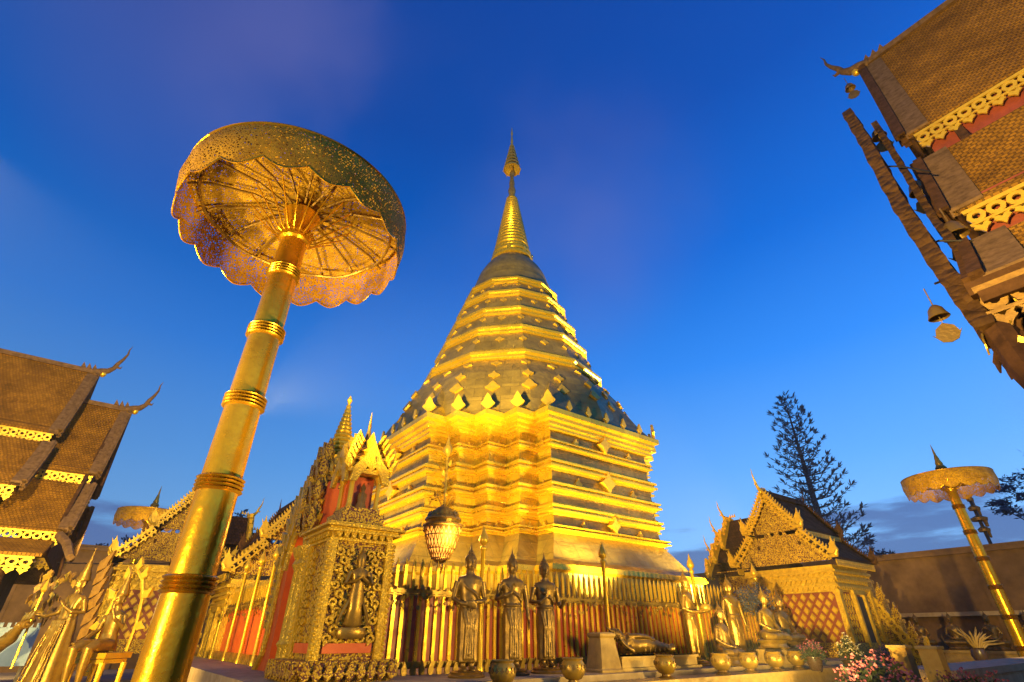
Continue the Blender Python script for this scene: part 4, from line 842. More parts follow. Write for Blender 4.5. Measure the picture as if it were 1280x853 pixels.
# upper niche with little roof
nb = MB(); nb.box((0, 0, 2.90), (0.62, 0.62, 0.22)).box((0, 0, 3.05), (0.5, 0.5, 0.1)); nb.build('niche_base', M['carved'], cs)
for sx in (-1, 1):
    for sy in (-1, 1): MB().lathe([(0.05, 3.1), (0.035, 3.16), (0.035, 3.55), (0.055, 3.62), (0.06, 3.66)], 8, (sx * 0.2, sy * 0.2, 0)).build('niche_column', M['gold'], cs)
MB().box((0.0, 0.02, 3.37), (0.30, 0.30, 0.55)).build('niche_wall', M['orange'], cs)
MB().loft(body_rings([(3.1, .09, .06), (3.2, .06, .05), (3.34, .07, .04), (3.38, .025, .025), (3.45, .04, .04), (3.53, .005, .005)], -0.02, -0.19, 10)).build('niche_figure', M['bronze'], cs, smooth=60)
nr = MB(); z = 3.66
for h, e0, e1_ in ((0.08, 0.33, 0.33), (0.16, 0.29, 0.22), (0.05, 0.27, 0.27), (0.14, 0.22, 0.15), (0.04, 0.19, 0.19), (0.12, 0.15, 0.08)):
    nr.loft([[(-e0, -e0, z), (e0, -e0, z), (e0, e0, z), (-e0, e0, z)], [(-e1_, -e1_, z + h), (e1_, -e1_, z + h), (e1_, e1_, z + h), (-e1_, e1_, z + h)]])
    for sx, sy in ((-1, -1), (1, -1), (-1, 1), (1, 1), (0, -1), (-1, 0)):
        leaf_on(nr, (sx * e0 * 0.95, sy * e0 * 0.95, z + h * 0.5), (sx, sy, 0), (sx * 0.2, sy * 0.2, 1), 0.15, 0.28, 0.03)
    z += h
for sx, sy in ((0, -1), (-1, 0)):
    ux = Vector((0, 0, 0)); n = Vector((sx, sy, 0)); tx = Vector((-sy, sx, 0))
    nr.prism([(-0.3, 0), (-0.2, 0), (-0.12, 0.2), (0, 0.36), (0.12, 0.2), (0.2, 0), (0.3, 0), (0.26, 0.25), (0.12, 0.45), (0, 0.75), (-0.12, 0.45), (-0.26, 0.25)], n * 0.30 + Vector((0, 0, 3.5)), tx, (0, 0, 1), n * 0.06)
nr.build('niche_roof', M['carved2'], cs)
MB().lathe([(0.07, 4.24), (0.085, 4.28), (0.05, 4.36), (0.055, 4.4), (0.025, 4.6), (0.03, 4.63), (0.003, 4.95)], 10).build('niche_finial', M['bronze'], cs, smooth=40)

def zmap(name, f):
    for o in cs.children:
        if o.name.split('.')[0] == name:
            for v in o.data.vertices: v.co.z = f(v.co.z)
            o.data.update()
zmap('base', lambda z: z * 1.28)
for nm in ('shaft',): zmap(nm, lambda z: 1.0 + (z - 0.78) * 1.35 / 1.64)
zmap('corner_post', lambda z: 1.0 + (z - 0.79) * 1.34 / 1.62)
zmap('orange_panel', lambda z: 1.12 + (z - 0.9) * 0.8)
for nm in ('deity_relief', 'scrollwork'): zmap(nm, lambda z: 1.22 + (z - 1.05) * 0.78)
zmap('cornice', lambda z: 2.33 + (z - 2.41) * 0.56)
for nm in ('niche_base', 'niche_column', 'niche_wall', 'niche_figure', 'niche_roof', 'niche_finial'): zmap(nm, lambda z: 2.55 + (z - 2.79) * 0.84)
# arch standing on the left flank of the shrine
ar = thing('arch_gate', 'orange arched gate with gilded flames and a tall ringed spire', 'gate', G(2.38, 8.1, 0.0), ROT)
def arc(r, z0, y0, a0, a1, n=14): return [(y0 + r * math.cos(a0 + (a1 - a0) * i / n), z0 + 1.25 * r * math.sin(a0 + (a1 - a0) * i / n)) for i in range(n + 1)]
ow = MB()
ow.prism([(0.05, 0), (0.55, 0), (0.55, 3.4), (0.05, 3.4)], (0.05, 0, 0), (0, 1, 0), (0, 0, 1), (0.3, 0, 0))
ow.prism([(1.45, 0.0), (2.0, 0.0), (2.05, 0.75), (1.75, 1.0), (1.68, 1.3), (1.68, 3.0), (1.4, 3.0), (1.4, 1.2)], (0.05, 0, 0), (0, 1, 0), (0, 0, 1), (0.3, 0, 0))
top = arc(0.45, 2.25, 1.0, 0, PI)
ow.prism([(1.68, 2.3)] + [(1.68, 3.0), (1.3, 3.45), (0.5, 3.6), (0.3, 2.3)] + [(y, z) for y, z in reversed(top)], (0.06, 0, 0), (0, 1, 0), (0, 0, 1), (0.28, 0, 0))
ow.build('arch_wall', M['orange'], ar)
MB().box((0.33, 1.0, 1.2), (0.04, 1.1, 2.4)).build('arch_door', M['orange'], ar)
rim = MB()
for rr, th in ((0.47, 0.05), (0.72, 0.07)):
    P = [(0.03, y, z) for y, z in arc(rr, 2.25, 1.0, -0.1, PI + 0.1, 18)]; rim.tube(P, th, 7)
    if rr > 0.6:
        for i in range(1, 18):
            p = Vector(P[i]); o = (p - Vector((0.03, 1.0, 2.25))).normalized(); leaf_on(rim, p + Vector((-0.02, 0, 0)), (-1, 0, 0.0), o, 0.17, 0.36 + 0.16 * math.sin(PI * i / 18), 0.05)
rim.tube([(0.02, 2.0, 0.0), (0.02, 2.05, 0.75), (0.02, 1.75, 1.0), (0.02, 1.68, 1.3), (0.02, 1.70, 2.3)], 0.05, 7)
for k in range(9): leaf_on(rim, (0.0, 1.72, 1.35 + 0.12 * k), (-1, 0, 0), (0, 0.75, 0.65), 0.10, 0.2, 0.04)
rim.build('flame_border', M['carved2'], ar)
for y in (0.45, 0.22):
    k = MB().lathe([(0.15, 0.5), (0.15, 0.7), (0.10, 0.78), (0.09, 1.1), (0.12, 1.15), (0.09, 1.2), (0.085, 2.1), (0.13, 2.18), (0.10, 2.25), (0.15, 2.34), (0.17, 2.42)], 12, (-0.02, y, 0)); k.build('column', M['carved2'], ar, smooth=35)
rb = MB(); z = 2.62
for h, w, dy in ((0.10, 0.62, 0), (0.34, 0.48, 0), (0.08, 0.60, 0), (0.30, 0.42, 0), (0.07, 0.54, 0), (0.26, 0.34, 0), (0.06, 0.44, 0)):
    rb.box((0.25, 0.42, z + h / 2), (w, w, h))
    for sx, sy in ((-1, -1), (1, -1), (-1, 1), (0, -1), (-1, 0)):
        leaf_on(rb, (0.25 + sx * w * 0.48, 0.42 + sy * w * 0.48, z + h * 0.3), (sx, sy, 0), (sx * 0.15, sy * 0.15, 1), 0.17, 0.36, 0.05)
    z += h
rb.build('tower', M['carved'], ar)
sp2 = [(0.26, z), (0.29, z + 0.06), (0.20, z + 0.12)]; zz = z + 0.12; r = 0.20
while zz < z + 1.05:
    sp2 += [(r * 0.85, zz), (r, zz + 0.03), (r, zz + 0.06), (r * 0.82, zz + 0.08)]; zz += 0.08; r = 0.2 * (1 - (zz - z - 0.12) / 1.0) + 0.02
sp2 += [(0.02, zz), (0.03, zz + 0.05), (0.05, zz + 0.1), (0.004, zz + 0.2)]
MB().lathe(sp2, 16, (0.25, 0.42, 0)).build('spire', M['gold'], ar, smooth=35)
fl = MB()
for i in range(9): leaf_on(fl, (0.05, 0.62 + 0.125 * i, 3.45 - 0.05 * i - 0.012 * i * i), (-1, 0, 0), (0, 0.3, 1), 0.22, 0.62 - 0.02 * i, 0.08)
fl.build('gable_flames', M['gold'], ar)

# openwork lantern on its stand, inside the fence
ln = thing('openwork_lantern', 'glowing openwork lantern under a leafy gilded stand by the tower corner', 'lantern', G(4.72, 8.4, TZ), ROT)
MB().tube([(0, 0, 0), (0, 0, 3.55)], 0.022, 8).build('stand', M['gold'], ln)
MB().lathe([(0.02, 3.52), (0.05, 3.56), (0.09, 3.64), (0.08, 3.72), (0.04, 3.80), (0.02, 3.88), (0.003, 4.0)], 10).build('bud_finial', M['fret'], ln, smooth=50)
lv = MB(); rnd = random.Random(2)
for k in range(60):
    a = rnd.uniform(0, 6.28); zz = rnd.uniform(2.62, 3.5); rr = rnd.uniform(0.05, 0.36) * (1 - (zz - 2.62) / 1.3); s = rnd.uniform(0.05, 0.09); q = rnd.uniform(-0.6, 0.6)
    lv.prism(LEAF, (rr * math.cos(a), rr * math.sin(a), zz), Vector((-math.sin(a), math.cos(a), 0)) * s, Vector((math.cos(a) * 0.4, math.sin(a) * 0.4, q + 0.4)) * s * 1.5, Vector((math.cos(a), math.sin(a), 0)) * 0.008, 0)
for k in range(6):
    a = PI / 3 * k; c_, s_ = math.cos(a), math.sin(a); lv.tube([(0, 0, 2.5), (0.16 * c_, 0.16 * s_, 2.75), (0.3 * c_, 0.3 * s_, 2.72), (0.33 * c_, 0.33 * s_, 2.62)], 0.008, 5)
lv.build('leaf_spray', M['fret'], ln)
LP = [(0.10, 1.62), (0.16, 1.66), (0.24, 1.82), (0.31, 2.04), (0.335, 2.18)]
MB().lathe([(max(r - 0.02, 0.01), z) for r, z in LP], 20).build('glass', M['lantern'], ln, smooth=60)
lf = MB()
for i in range(24):
    for tw in (-1, 1):
        lf.tube([(r * math.cos(2 * PI * (i + tw * j * 0.8) / 24), r * math.sin(2 * PI * (i + tw * j * 0.8) / 24), z) for j, (r, z) in enumerate(LP)], 0.009, 4)
for r, z in LP: lf.tube([(r * math.cos(2 * PI * i / 24), r * math.sin(2 * PI * i / 24), z) for i in range(25)], 0.012, 4)
lf.lathe([(0.335, 2.17), (0.37, 2.2), (0.37, 2.23), (0.30, 2.25), (0.31, 2.30), (0.34, 2.31), (0.335, 2.34), (0.26, 2.42), (0.15, 2.52), (0.05, 2.58), (0.02, 2.62)], 20)
for k in range(20):
    a = 2 * PI * k / 20; leaf_on(lf, (0.34 * math.cos(a), 0.34 * math.sin(a), 2.22), (math.cos(a), math.sin(a), 0), (0, 0, -1), 0.09, 0.12, 0.012); leaf_on(lf, (0.3 * math.cos(a), 0.3 * math.sin(a), 2.36), (math.cos(a), math.sin(a), 0.3), (-0.4 * math.cos(a), -0.4 * math.sin(a), 1), 0.08, 0.11, 0.012)
lf.lathe([(0.005, 1.36), (0.04, 1.45), (0.06, 1.52), (0.05, 1.58), (0.12, 1.63)], 12)
lf.build('openwork_shell', M['brassold'], ln)
ll = bpy.data.lights.new('lantern_light', 'POINT'); ll.energy = 60; ll.color = (1.0, 0.55, 0.15); ll.shadow_soft_size = 0.2
llo = bpy.data.objects.new('lantern_light', ll); COL.objects.link(llo); llo.location = G(4.72, 8.0, TZ + 2.0)
# ================================================================ STATUES
def finger(mb, p, d, n, L, r):
    d = d.normalized(); n = n.normalized(); p1 = p + d * L * 0.45; p2 = p1 + (d + n * 0.35).normalized() * L * 0.32; p3 = p2 + (d + n * 0.7).normalized() * L * 0.23
    mb.tube([p, p1, p2, p3], [r, r * 0.95, r * 0.85, r * 0.5], 6)
def hand(mb, w, d, n, s=1.0):
    """w wrist, d finger direction, n palm normal"""
    w = Vector(w); d = Vector(d).normalized(); n = Vector(n); n = (n - d * n.dot(d)).normalized(); u = d.cross(n)
    rings = []
    for t, a, b in ((0, .020, .016), (.03, .028, .016), (.06, .034, .015), (.078, .032, .012)):
        c = w + d * t * s; rings.append([c + (u * math.cos(q * PI / 4) * a + n * math.sin(q * PI / 4) * b) * s for q in range(8)])
    mb.loft(rings)
    for k, (o, L) in enumerate(((-.026, .058), (-.009, .072), (.009, .068), (.025, .05))): finger(mb, w + (d * .072 + u * o) * s, d + u * o * 4, n, L * s, .0095 * s)
    finger(mb, w + (d * .025 - u * .028) * s, d * 0.7 - u * 0.8, n, .06 * s, .0105 * s)
def arm(mb, pts, hd, hn, r0=.048, hs=1.0):
    pts = [Vector(p) for p in pts]; n = len(pts); mb.tube(pts, [r0 * (1 - 0.5 * i / (n - 1)) for i in range(n)], 10); hand(mb, pts[-1], hd, hn, hs)
def head(mb, c, s=1.0, crown=False):
    """face towards -y"""
    c = Vector(c); rg = []
    for z, rx, ry, oy in ((-.115, .028, .03, -.02), (-.10, .045, .05, -.022), (-.06, .066, .076, -.006), (-.01, .074, .088, 0), (.04, .077, .092, .002), (.08, .070, .084, .004), (.115, .045, .055, .006), (.13, .01, .012, .006)):
        rg.append([c + Vector((rx * math.cos(2 * PI * i / 16), oy + ry * math.sin(2 * PI * i / 16), z)) * s for i in range(16)])
    mb.loft(rg)
    mb.tube([c + Vector((0, -.088, .035)) * s, c + Vector((0, -.104, -.005)) * s, c + Vector((0, -.108, -.022)) * s], [.008 * s, .012 * s, .016 * s], 7)
    mb.ball(c + Vector((0, -.086, -.052)) * s, .022 * s, 0, 8, 5, sz=.38)
    for sx in (-1, 1):
        mb.ball(c + Vector((sx * .031, -.080, .012)) * s, .017 * s, 0, 8, 5, sz=.45)
        mb.tube([c + Vector((sx * .012, -.088, .036)) * s, c + Vector((sx * .034, -.084, .044)) * s, c + Vector((sx * .056, -.068, .034)) * s], .006 * s, 5)
        mb.tube([c + Vector((sx * .077, .0, .035)) * s, c + Vector((sx * .086, .004, -.01)) * s, c + Vector((sx * .08, -.004, -.085)) * s], [.012 * s, .016 * s, .009 * s], 6)
def hair_cap(mb, c, s=1.0):
    c = Vector(c); mb.lathe([(.084 * s, .03 * s), (.086 * s, .06 * s), (.074 * s, .10 * s), (.048 * s, .128 * s), (.044 * s, .15 * s), (.034 * s, .175 * s), (.018 * s, .195 * s), (.013 * s, .23 * s), (.002 * s, .30 * s)], 14, c + Vector((0, .012 * s, 0)), sy=1.12)
    for j in range(5):
        for i in range(16):
            a = 2 * PI * (i + .5 * (j % 2)) / 16; r, z = ((.084, .035), (.086, .058), (.078, .085), (.060, .115), (.044, .145))[j]
            mb.ball(c + Vector((r * math.cos(a), .012 + 1.12 * r * math.sin(a), z)) * s, .011 * s, 0, 5, 3)
def smooth_body(o, vox=0.009):
    r = o.modifiers.new('merge', 'REMESH'); r.mode = 'VOXEL'; r.voxel_size = vox; r.use_smooth_shade = True
    sm = o.modifiers.new('soften', 'SMOOTH'); sm.factor = 0.5; sm.iterations = 2
    return o
def standing(label, px, rz, left, right, m, h=1.53, folds=True, shape=0):
    t = thing('buddha_statue', label, 'statue', px, rz, 'buddha statues in front of the fence'); k = h / 1.53; t.scale = (k, k, k)
    p = MB().lathe([(.24, 0), (.25, .02), (.21, .045), (.22, .06), (.17, .075)], 20).build('pedestal', m, t, smooth=40)
    b = MB()
    for sx in (-1, 1): b.loft([[Vector((sx * .06 + rx * math.cos(q * PI / 5), oy + ry * math.sin(q * PI / 5), z)) for q in range(10)] for z, rx, ry, oy in ((.07, .04, .10, -.05), (.095, .045, .10, -.05), (.12, .038, .05, -.01), (.22, .04, .045, 0))])
    spec = [(.17, .145, .095), (.30, .140, .092), (.45, .145, .095), (.62, .150, .105), (.74, .150, .105), (.86, .126, .09), (.98, .14, .098), (1.10, .165, .10), (1.17, .185, .085), (1.205, .15, .07), (1.225, .07, .058), (1.27, .05, .052), (1.30, .05, .054)]
    rg = []
    for z, rx, ry in spec:
        w = 1.0 if z < .8 else 0.0; rg.append([Vector(((rx + w * .006 * math.sin(7 * a)) * math.cos(a), (ry + w * .008 * math.cos(9 * a)) * math.sin(a), z)) for a in [2 * PI * i / 36 for i in range(36)]])
    b.loft(rg)
    # robe edge, sash and hem folds
    b.tube([(-.16, -.03, 1.17), (-.06, -.10, 1.05), (.06, -.105, .98), (.13, -.06, .9)], .014, 6)
    b.tube([(math.cos(a) * .13, math.sin(a) * .093, .855) for a in [2 * PI * i / 24 for i in range(25)]], .016, 6)
    for i in range(5): b.tube([(-.11 + .05 * i, -.10 + abs(i - 2) * .012, .80), (-.06 + .03 * i, -.108, .6), (-.07 + .035 * i, -.10, .2)], .009, 5)
    for i in range(4): b.tube([(-.135, -.03, .34 + .11 * i), (0, -.108, .26 + .11 * i), (.135, -.03, .34 + .11 * i)], .008, 5)
    for pts, hd, hn in (left, right): arm(b, pts, hd, hn)
    head(b, (0, -.005, 1.385), 0.92)
    bo_ = smooth_body(b.build('body', m, t), 0.0095)
    hh = MB(); hair_cap(hh, (0, -.005, 1.385), 0.92); hh.build('hair', m, t, smooth=60)
    return t
SL, SR = (-.185, 0, 1.14), (.185, 0, 1.14)
V = Vector
fold_l = ([SL, (-.225, .01, .92), (-.14, -.10, .86), (-.05, -.135, .84)], (1, -.1, -.2), (0, 1, .2))
fold_r = ([SR, (.225, .01, .92), (.14, -.10, .88), (.05, -.14, .875)], (-1, -.1, -.25), (0, 1, .2))
chest_l = ([SL, (-.235, .02, .94), (-.15, -.13, .98), (-.07, -.16, 1.02)], (.35, -.25, 1), (0, -1, 0))
hang_r = ([SR, (.23, .01, .93), (.24, -.01, .78), (.245, -.03, .68)], (.05, -.05, -1), (-1, 0, 0))
chest_l3 = ([SL, (-.23, .0, .93), (-.12, -.13, .92), (-.03, -.16, 1.0)], (.2, -.1, 1), (0, -1, 0))
bend_r = ([SR, (.23, .02, .92), (.22, -.10, .86), (.21, -.2, .88)], (0, -.8, .5), (0, 0, 1))
bowl_l = ([SL, (-.24, .02, .94), (-.18, -.12, .88), (-.09, -.25, .88)], (.5, -.8, 0), (.4, 0, 1))
bowl_r = ([SR, (.24, .02, .94), (.18, -.12, .88), (.09, -.25, .88)], (-.5, -.8, 0), (-.4, 0, 1))
hang_l = ([SL, (-.235, .01, .93), (-.235, -.01, .78), (-.23, -.03, .68)], (0, -.05, -1), (1, 0, 0))
FZ = TZ
standing('dark bronze standing buddha with both hands folded low, beside the lantern', G(4.22, 6.6, FZ), R(20), fold_l, fold_r, M['bronze'])
standing('bronze standing buddha with one hand raised and one arm hanging straight, middle of three', G(4.98, 6.6, FZ), R(20), chest_l, hang_r, M['bronze'])
standing('slimmer bronze standing buddha with a hand at its chest, right of the hanging-arm one', G(5.64, 6.62, FZ), R(16), chest_l3, bend_r, M['bronze'], 1.52)
s4 = standing('gilded standing buddha holding an alms bowl out before it at the fence', G(9.22, 6.55, FZ), R(52), bowl_l, bowl_r, M['statue'], 1.5)
standing('gilded standing buddha with lowered arms beside the dark clipped tree', G(10.8, 6.6, FZ), R(18), hang_l, hang_r, M['statue'], 1.5)
hb = MB().lathe([(.03, 0), (.085, .03), (.105, .08), (.09, .13), (.08, .14), (.075, .13), (.02, .05)], 16).build('alms_bowl', M['brassold'], None, smooth=50, loc=tuple(s4.matrix_basis @ Vector((0, 0, 0))))
hb.location = G(9.22, 6.55, FZ) + Matrix.Rotation(R(52), 3, 'Z') @ Vector((0, -.33, .85)); tag(hb, 'small alms bowl held in the hands of the gilded standing buddha', 'bowl')

def seated(label, p, rz, s, m, lap=True, group='seated statues by the pavilion', crowned=False, name='buddha_statue'):
    t = thing(name, label, 'statue', p, rz, group); t.scale = (s, s, s)
    MB().lathe([(.40, 0), (.42, .03), (.36, .06), (.34, .11), (.39, .15), (.40, .18), (.36, .2)], 24, sy=.75).build('lotus_base', m, t, smooth=40)
    b = MB()
    for sx in (-1, 1): b.tube([(sx * .12, .08, .30), (sx * .30, -.08, .275), (sx * .37, -.14, .26), (sx * .22, -.26, .255), (-sx * .08, -.27, .25 + .03 * (sx > 0)), (-sx * .2, -.22, .26)], [.11, .10, .085, .07, .055, .035], 12)
    b.loft([[Vector((rx * math.cos(a), oy + ry * math.sin(a), z)) for a in [2 * PI * i / 28 for i in range(28)]] for z, rx, ry, oy in ((.2, .22, .16, .02), (.32, .2, .14, .03), (.45, .15, .11, .03), (.58, .165, .115, .02), (.70, .20, .115, .02), (.78, .21, .09, .02), (.82, .15, .07, .02), (.845, .065, .06, .01), (.90, .052, .055, .0), (.93, .052, .055, 0))])
    b.tube([(-.17, -.02, .78), (-.05, -.11, .66), (.1, -.11, .52)], .016, 6)
    arm(b, [(-.21, .02, .75), (-.27, .03, .52), (-.16, -.14, .40), (-.06, -.2, .38)] if lap else [(-.21, .02, .75), (-.29, 0, .55), (-.31, -.14, .42), (-.31, -.25, .36)], (1, -.2, 0) if lap else (0, -.5, -1), (0, 0, 1) if lap else (0, 1, 0), .055)
    arm(b, [(.21, .02, .75), (.27, .03, .52), (.16, -.14, .40), (.06, -.2, .36)], (-1, -.2, 0), (0, 0, 1), .055)
    head(b, (0, -.01, 1.03), 1.05); smooth_body(b.build('body', m, t), 0.012)
    hh = MB(); hair_cap(hh, (0, -.01, 1.03), 1.05); hh.build('hair', m, t, smooth=60)
    return t
seated('large dark seated buddha with crossed legs between the gilded standing one and the pavilion', G(11.3, 6.15, 1.02), R(30), 0.86, M['brassold'])
seated('seated bronze buddha touching the earth against the lattice wall', G(12.6, 6.5, 0.98), R(25), 0.9, M['bronze'], False)
seated('smaller dim seated figure behind the alms bowls, next to the bowl-holding buddha', G(9.75, 6.25, 0.78), R(38), 0.8, M['bronze'])
pb = MB()
for a, b_, z in ((11.3, 6.15, 1.02), (12.6, 6.5, 0.98)):
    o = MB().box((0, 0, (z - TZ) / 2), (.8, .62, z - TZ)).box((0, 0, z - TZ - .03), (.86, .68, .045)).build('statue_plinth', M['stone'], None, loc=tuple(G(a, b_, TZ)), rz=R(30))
    tag(o, 'low warm-toned stone plinth under the ' + ('large cross-legged buddha' if a < 12 else 'earth-touching buddha'), 'plinth')

# reclining buddha on its couch with the stone block
rc = thing('reclining_buddha', 'dark bronze reclining buddha lying on a stone couch before the fence', 'statue', G(7.62, 6.45, 0.98), ROT)
b = MB(); n = 20
b.loft([[Vector((x, oy + ry * math.cos(a), .02 + rz_ + rz_ * math.sin(a))) for a in [2 * PI * i / n for i in range(n)]] for x, ry, rz_, oy in ((-.52, .05, .06, 0), (-.46, .10, .12, 0), (-.36, .13, .155, 0), (-.2, .11, .125, 0), (-.02, .12, .145, 0), (.2, .10, .115, 0), (.45, .075, .085, 0), (.7, .055, .06, 0), (.78, .06, .07, -.02), (.82, .03, .05, -.02))])
for i in range(6): b.tube([(-.05 + .13 * i, -.09, .03), (-.02 + .13 * i, -.10 + .008 * i, .12), (.03 + .13 * i, -.03, .24 - .018 * i)], .010, 5)
arm(b, [(-.42, -.06, .26), (-.2, -.11, .27), (.0, -.10, .26), (.12, -.09, .24)], (1, 0, -.1), (0, 1, -1), .048)
arm(b, [(-.42, -.05, .12), (-.46, -.2, .06), (-.58, -.14, .14)], (-.5, .3, 1), (0, 1, 0), .045)
Rh = Matrix.Translation((-.60, -.03, .27)) @ Matrix.Rotation(R(-65), 4, 'Y'); hm = MB(); head(hm, (0, 0, 0), 1.0); b.add([Rh @ Vector(v) for v in hm.v], hm.f)
b.tube([(-.46, 0, .17), (-.54, -.01, .21)], .055, 8)
smooth_body(b.build('body', M['bronze'], rc), 0.011)
hm = MB(); hair_cap(hm, (0, 0, 0), 1.0); h2 = MB().add([Rh @ Vector(v) for v in hm.v], hm.f); h2.build('hair', M['bronze'], rc, smooth=60)
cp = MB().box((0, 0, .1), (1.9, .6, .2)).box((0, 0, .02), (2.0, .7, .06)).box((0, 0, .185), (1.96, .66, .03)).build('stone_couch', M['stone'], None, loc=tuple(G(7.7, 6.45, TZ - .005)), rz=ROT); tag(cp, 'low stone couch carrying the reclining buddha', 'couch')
bk = MB(); bk.loft([[Vector((sx * w, sy * d, z)) for sx, sy in ((-1, -1), (1, -1), (1, 1), (-1, 1))] for z, w, d in ((0, .24, .2), (.03, .24, .2), (.05, .21, .17), (.44, .15, .12), (.47, .17, .14), (.50, .17, .14), (.52, .12, .1))])
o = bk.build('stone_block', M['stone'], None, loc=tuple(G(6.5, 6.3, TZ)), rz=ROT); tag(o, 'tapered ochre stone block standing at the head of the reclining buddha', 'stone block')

# alms bowls along the rail
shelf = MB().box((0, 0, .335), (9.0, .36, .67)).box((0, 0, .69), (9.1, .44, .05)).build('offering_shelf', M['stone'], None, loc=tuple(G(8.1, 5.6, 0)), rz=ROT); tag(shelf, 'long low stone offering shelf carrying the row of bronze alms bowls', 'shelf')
bw0 = None
BL = [(4.08, 'bronze alms bowl in front of the hanging-arm buddha, first of the row'), (5.21, 'bronze alms bowl beside the tapered stone block'), (7.08, 'bronze alms bowl in front of the reclining buddha\'s feet'), (8.52, 'bronze alms bowl in front of the dim seated figure'), (9.35, 'bronze alms bowl below the gilded buddha with lowered arms'), (10.2, 'bronze alms bowl in front of the large cross-legged buddha'), (11.0, 'bronze alms bowl at the row\'s end beside the pink flowers')]
for a, lb in BL:
    if bw0 is None:
        bw0 = thing('alms_bowl', lb, 'bowl', G(a, 5.6, .715), 0.0, 'bronze alms bowls on the offering shelf')
        MB().lathe([(.11, 0), (.115, .015), (.07, .03), (.065, .05)], 20).build('foot', M['bronze'], bw0, smooth=40)
        MB().lathe([(.05, .045), (.11, .07), (.152, .13), (.16, .18), (.145, .235), (.125, .262), (.13, .272), (.14, .285), (.132, .292), (.118, .28), (.12, .26), (.13, .2), (.05, .08)], 28).build('bowl', M['brassold'], bw0, smooth=40)
        r_ = MB()
        for k in range(16): a_ = 2 * PI * k / 16; leaf_on(r_, (.157 * math.cos(a_), .157 * math.sin(a_), .16), (math.cos(a_), math.sin(a_), 0), (0, 0, 1), .05, .06, .008)
        r_.build('relief_band', M['bronze'], bw0)
    else: dup(bw0, G(a, 5.6, .715), a * 2.1, lb)

# left court: robed guardian, seated deity, crested naga
gd = thing('guardian_statue', 'tall gilded robed guardian with a pointed crown and a draped cloth at the far left', 'statue', Vector((-9.25, 11.7, 0.45)), R(-14)); gd.scale = (1.28, 1.28, 1.28)
b = MB()
b.loft([[Vector(((rx + .012 * math.sin(8 * a)) * math.cos(a), (ry + .012 * math.cos(8 * a)) * math.sin(a), z)) for a in [2 * PI * i / 40 for i in range(40)]] for z, rx, ry in ((.0, .30, .24), (.3, .25, .2), (.62, .19, .15), (.8, .17, .12), (.9, .14, .1), (1.05, .165, .105), (1.16, .19, .09), (1.205, .15, .07), (1.225, .07, .058), (1.30, .05, .052))])
for i in range(7): b.tube([(-.12 + .04 * i, -.12, .85), (-.16 + .055 * i, -.19, .4), (-.2 + .068 * i, -.22, .02)], .014, 5)
arm(b, [SL, (-.25, .0, .95), (-.3, -.15, .9), (-.38, -.26, .92)], (-.5, -.8, .1), (0, 0, 1)); arm(b, [SR, (.25, .02, .95), (.2, -.14, .95), (.1, -.2, 1.02)], (-.4, -.4, .8), (-1, 0, 0))
head(b, (0, -.005, 1.385), .92); smooth_body(b.build('body', M['statue'], gd), .012)
MB().lathe([(.09, 1.42), (.1, 1.45), (.08, 1.5), (.085, 1.53), (.05, 1.6), (.055, 1.63), (.025, 1.75), (.003, 1.95)], 14).build('crown', M['statue'], gd, smooth=40)
b = MB()
for i in range(7): leaf_on(b, (.1 + .03 * i, .1, 1.55 - .2 * i), (.3, -1, 0), (.55, 0, .8), .16, .42, .03)
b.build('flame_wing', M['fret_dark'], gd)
b = MB(); b.tube([(-.38, -.28, 1.25), (-.38, -.28, .9), (-.36, -.27, .2)], .018, 6); b.lathe([(.01, 1.22), (.05, 1.27), (.03, 1.35), (.003, 1.45)], 8, (-.38, -.28, 0)); b.build('staff', M['gold'], gd)
dv = thing('deity_statue', 'gilded deity seated on a bench before the lattice pavilion at left', 'statue', Vector((-8.0, 11.3, 0.42)), R(-12)); dv.scale = (1.15, 1.15, 1.15)
b = MB()
b.loft([[Vector((rx * math.cos(a), oy + ry * math.sin(a), z)) for a in [2 * PI * i / 28 for i in range(28)]] for z, rx, ry, oy in ((.5, .19, .17, .02), (.62, .17, .13, .03), (.75, .125, .095, .03), (.9, .15, .105, .02), (1.03, .185, .1, .02), (1.08, .15, .07, .02), (1.11, .065, .06, .01), (1.2, .05, .052, 0))])
for sx in (-1, 1): b.tube([(sx * .1, 0, .58), (sx * .14, -.3, .58), (sx * .15, -.4, .54), (sx * .14, -.38, .3), (sx * .13, -.36, .06), (sx * .13, -.48, .03)], [.1, .095, .08, .065, .045, .03], 12)
arm(b, [(-.19, .02, 1.03), (-.25, 0, .8), (-.2, -.2, .68), (-.16, -.34, .64)], (.1, -1, -.2), (0, 0, -1)); arm(b, [(.19, .02, 1.03), (.27, -.04, .85), (.22, -.2, .98), (.16, -.24, 1.12)], (0, -.1, 1), (0, -1, 0))
head(b, (0, -.01, 1.29), .95); smooth_body(b.build('body', M['statue'], dv), .012)
MB().lathe([(.09, 1.33), (.1, 1.36), (.075, 1.42), (.08, 1.45), (.045, 1.53), (.05, 1.56), (.02, 1.68), (.003, 1.85)], 14).build('crown', M['statue'], dv, smooth=40)
b = MB(); P = [(-.34, .14, .5), (-.36, .14, .9), (-.3, .14, 1.3), (-.16, .14, 1.6), (0, .14, 1.75), (.16, .14, 1.6), (.3, .14, 1.3), (.36, .14, .9), (.34, .14, .5)]; b.tube(P, .03, 6)
for i in range(1, len(P) - 1):
    o_ = (Vector(P[i]) - Vector((0, .14, 1.0))).normalized(); leaf_on(b, P[i], (0, -1, 0), o_, .16, .24, .03)
b.build('flame_halo', M['fret'], dv)
b = MB(); b.box((0, .02, .44), (.7, .5, .08)).box((0, .02, .36), (.62, .44, .06))
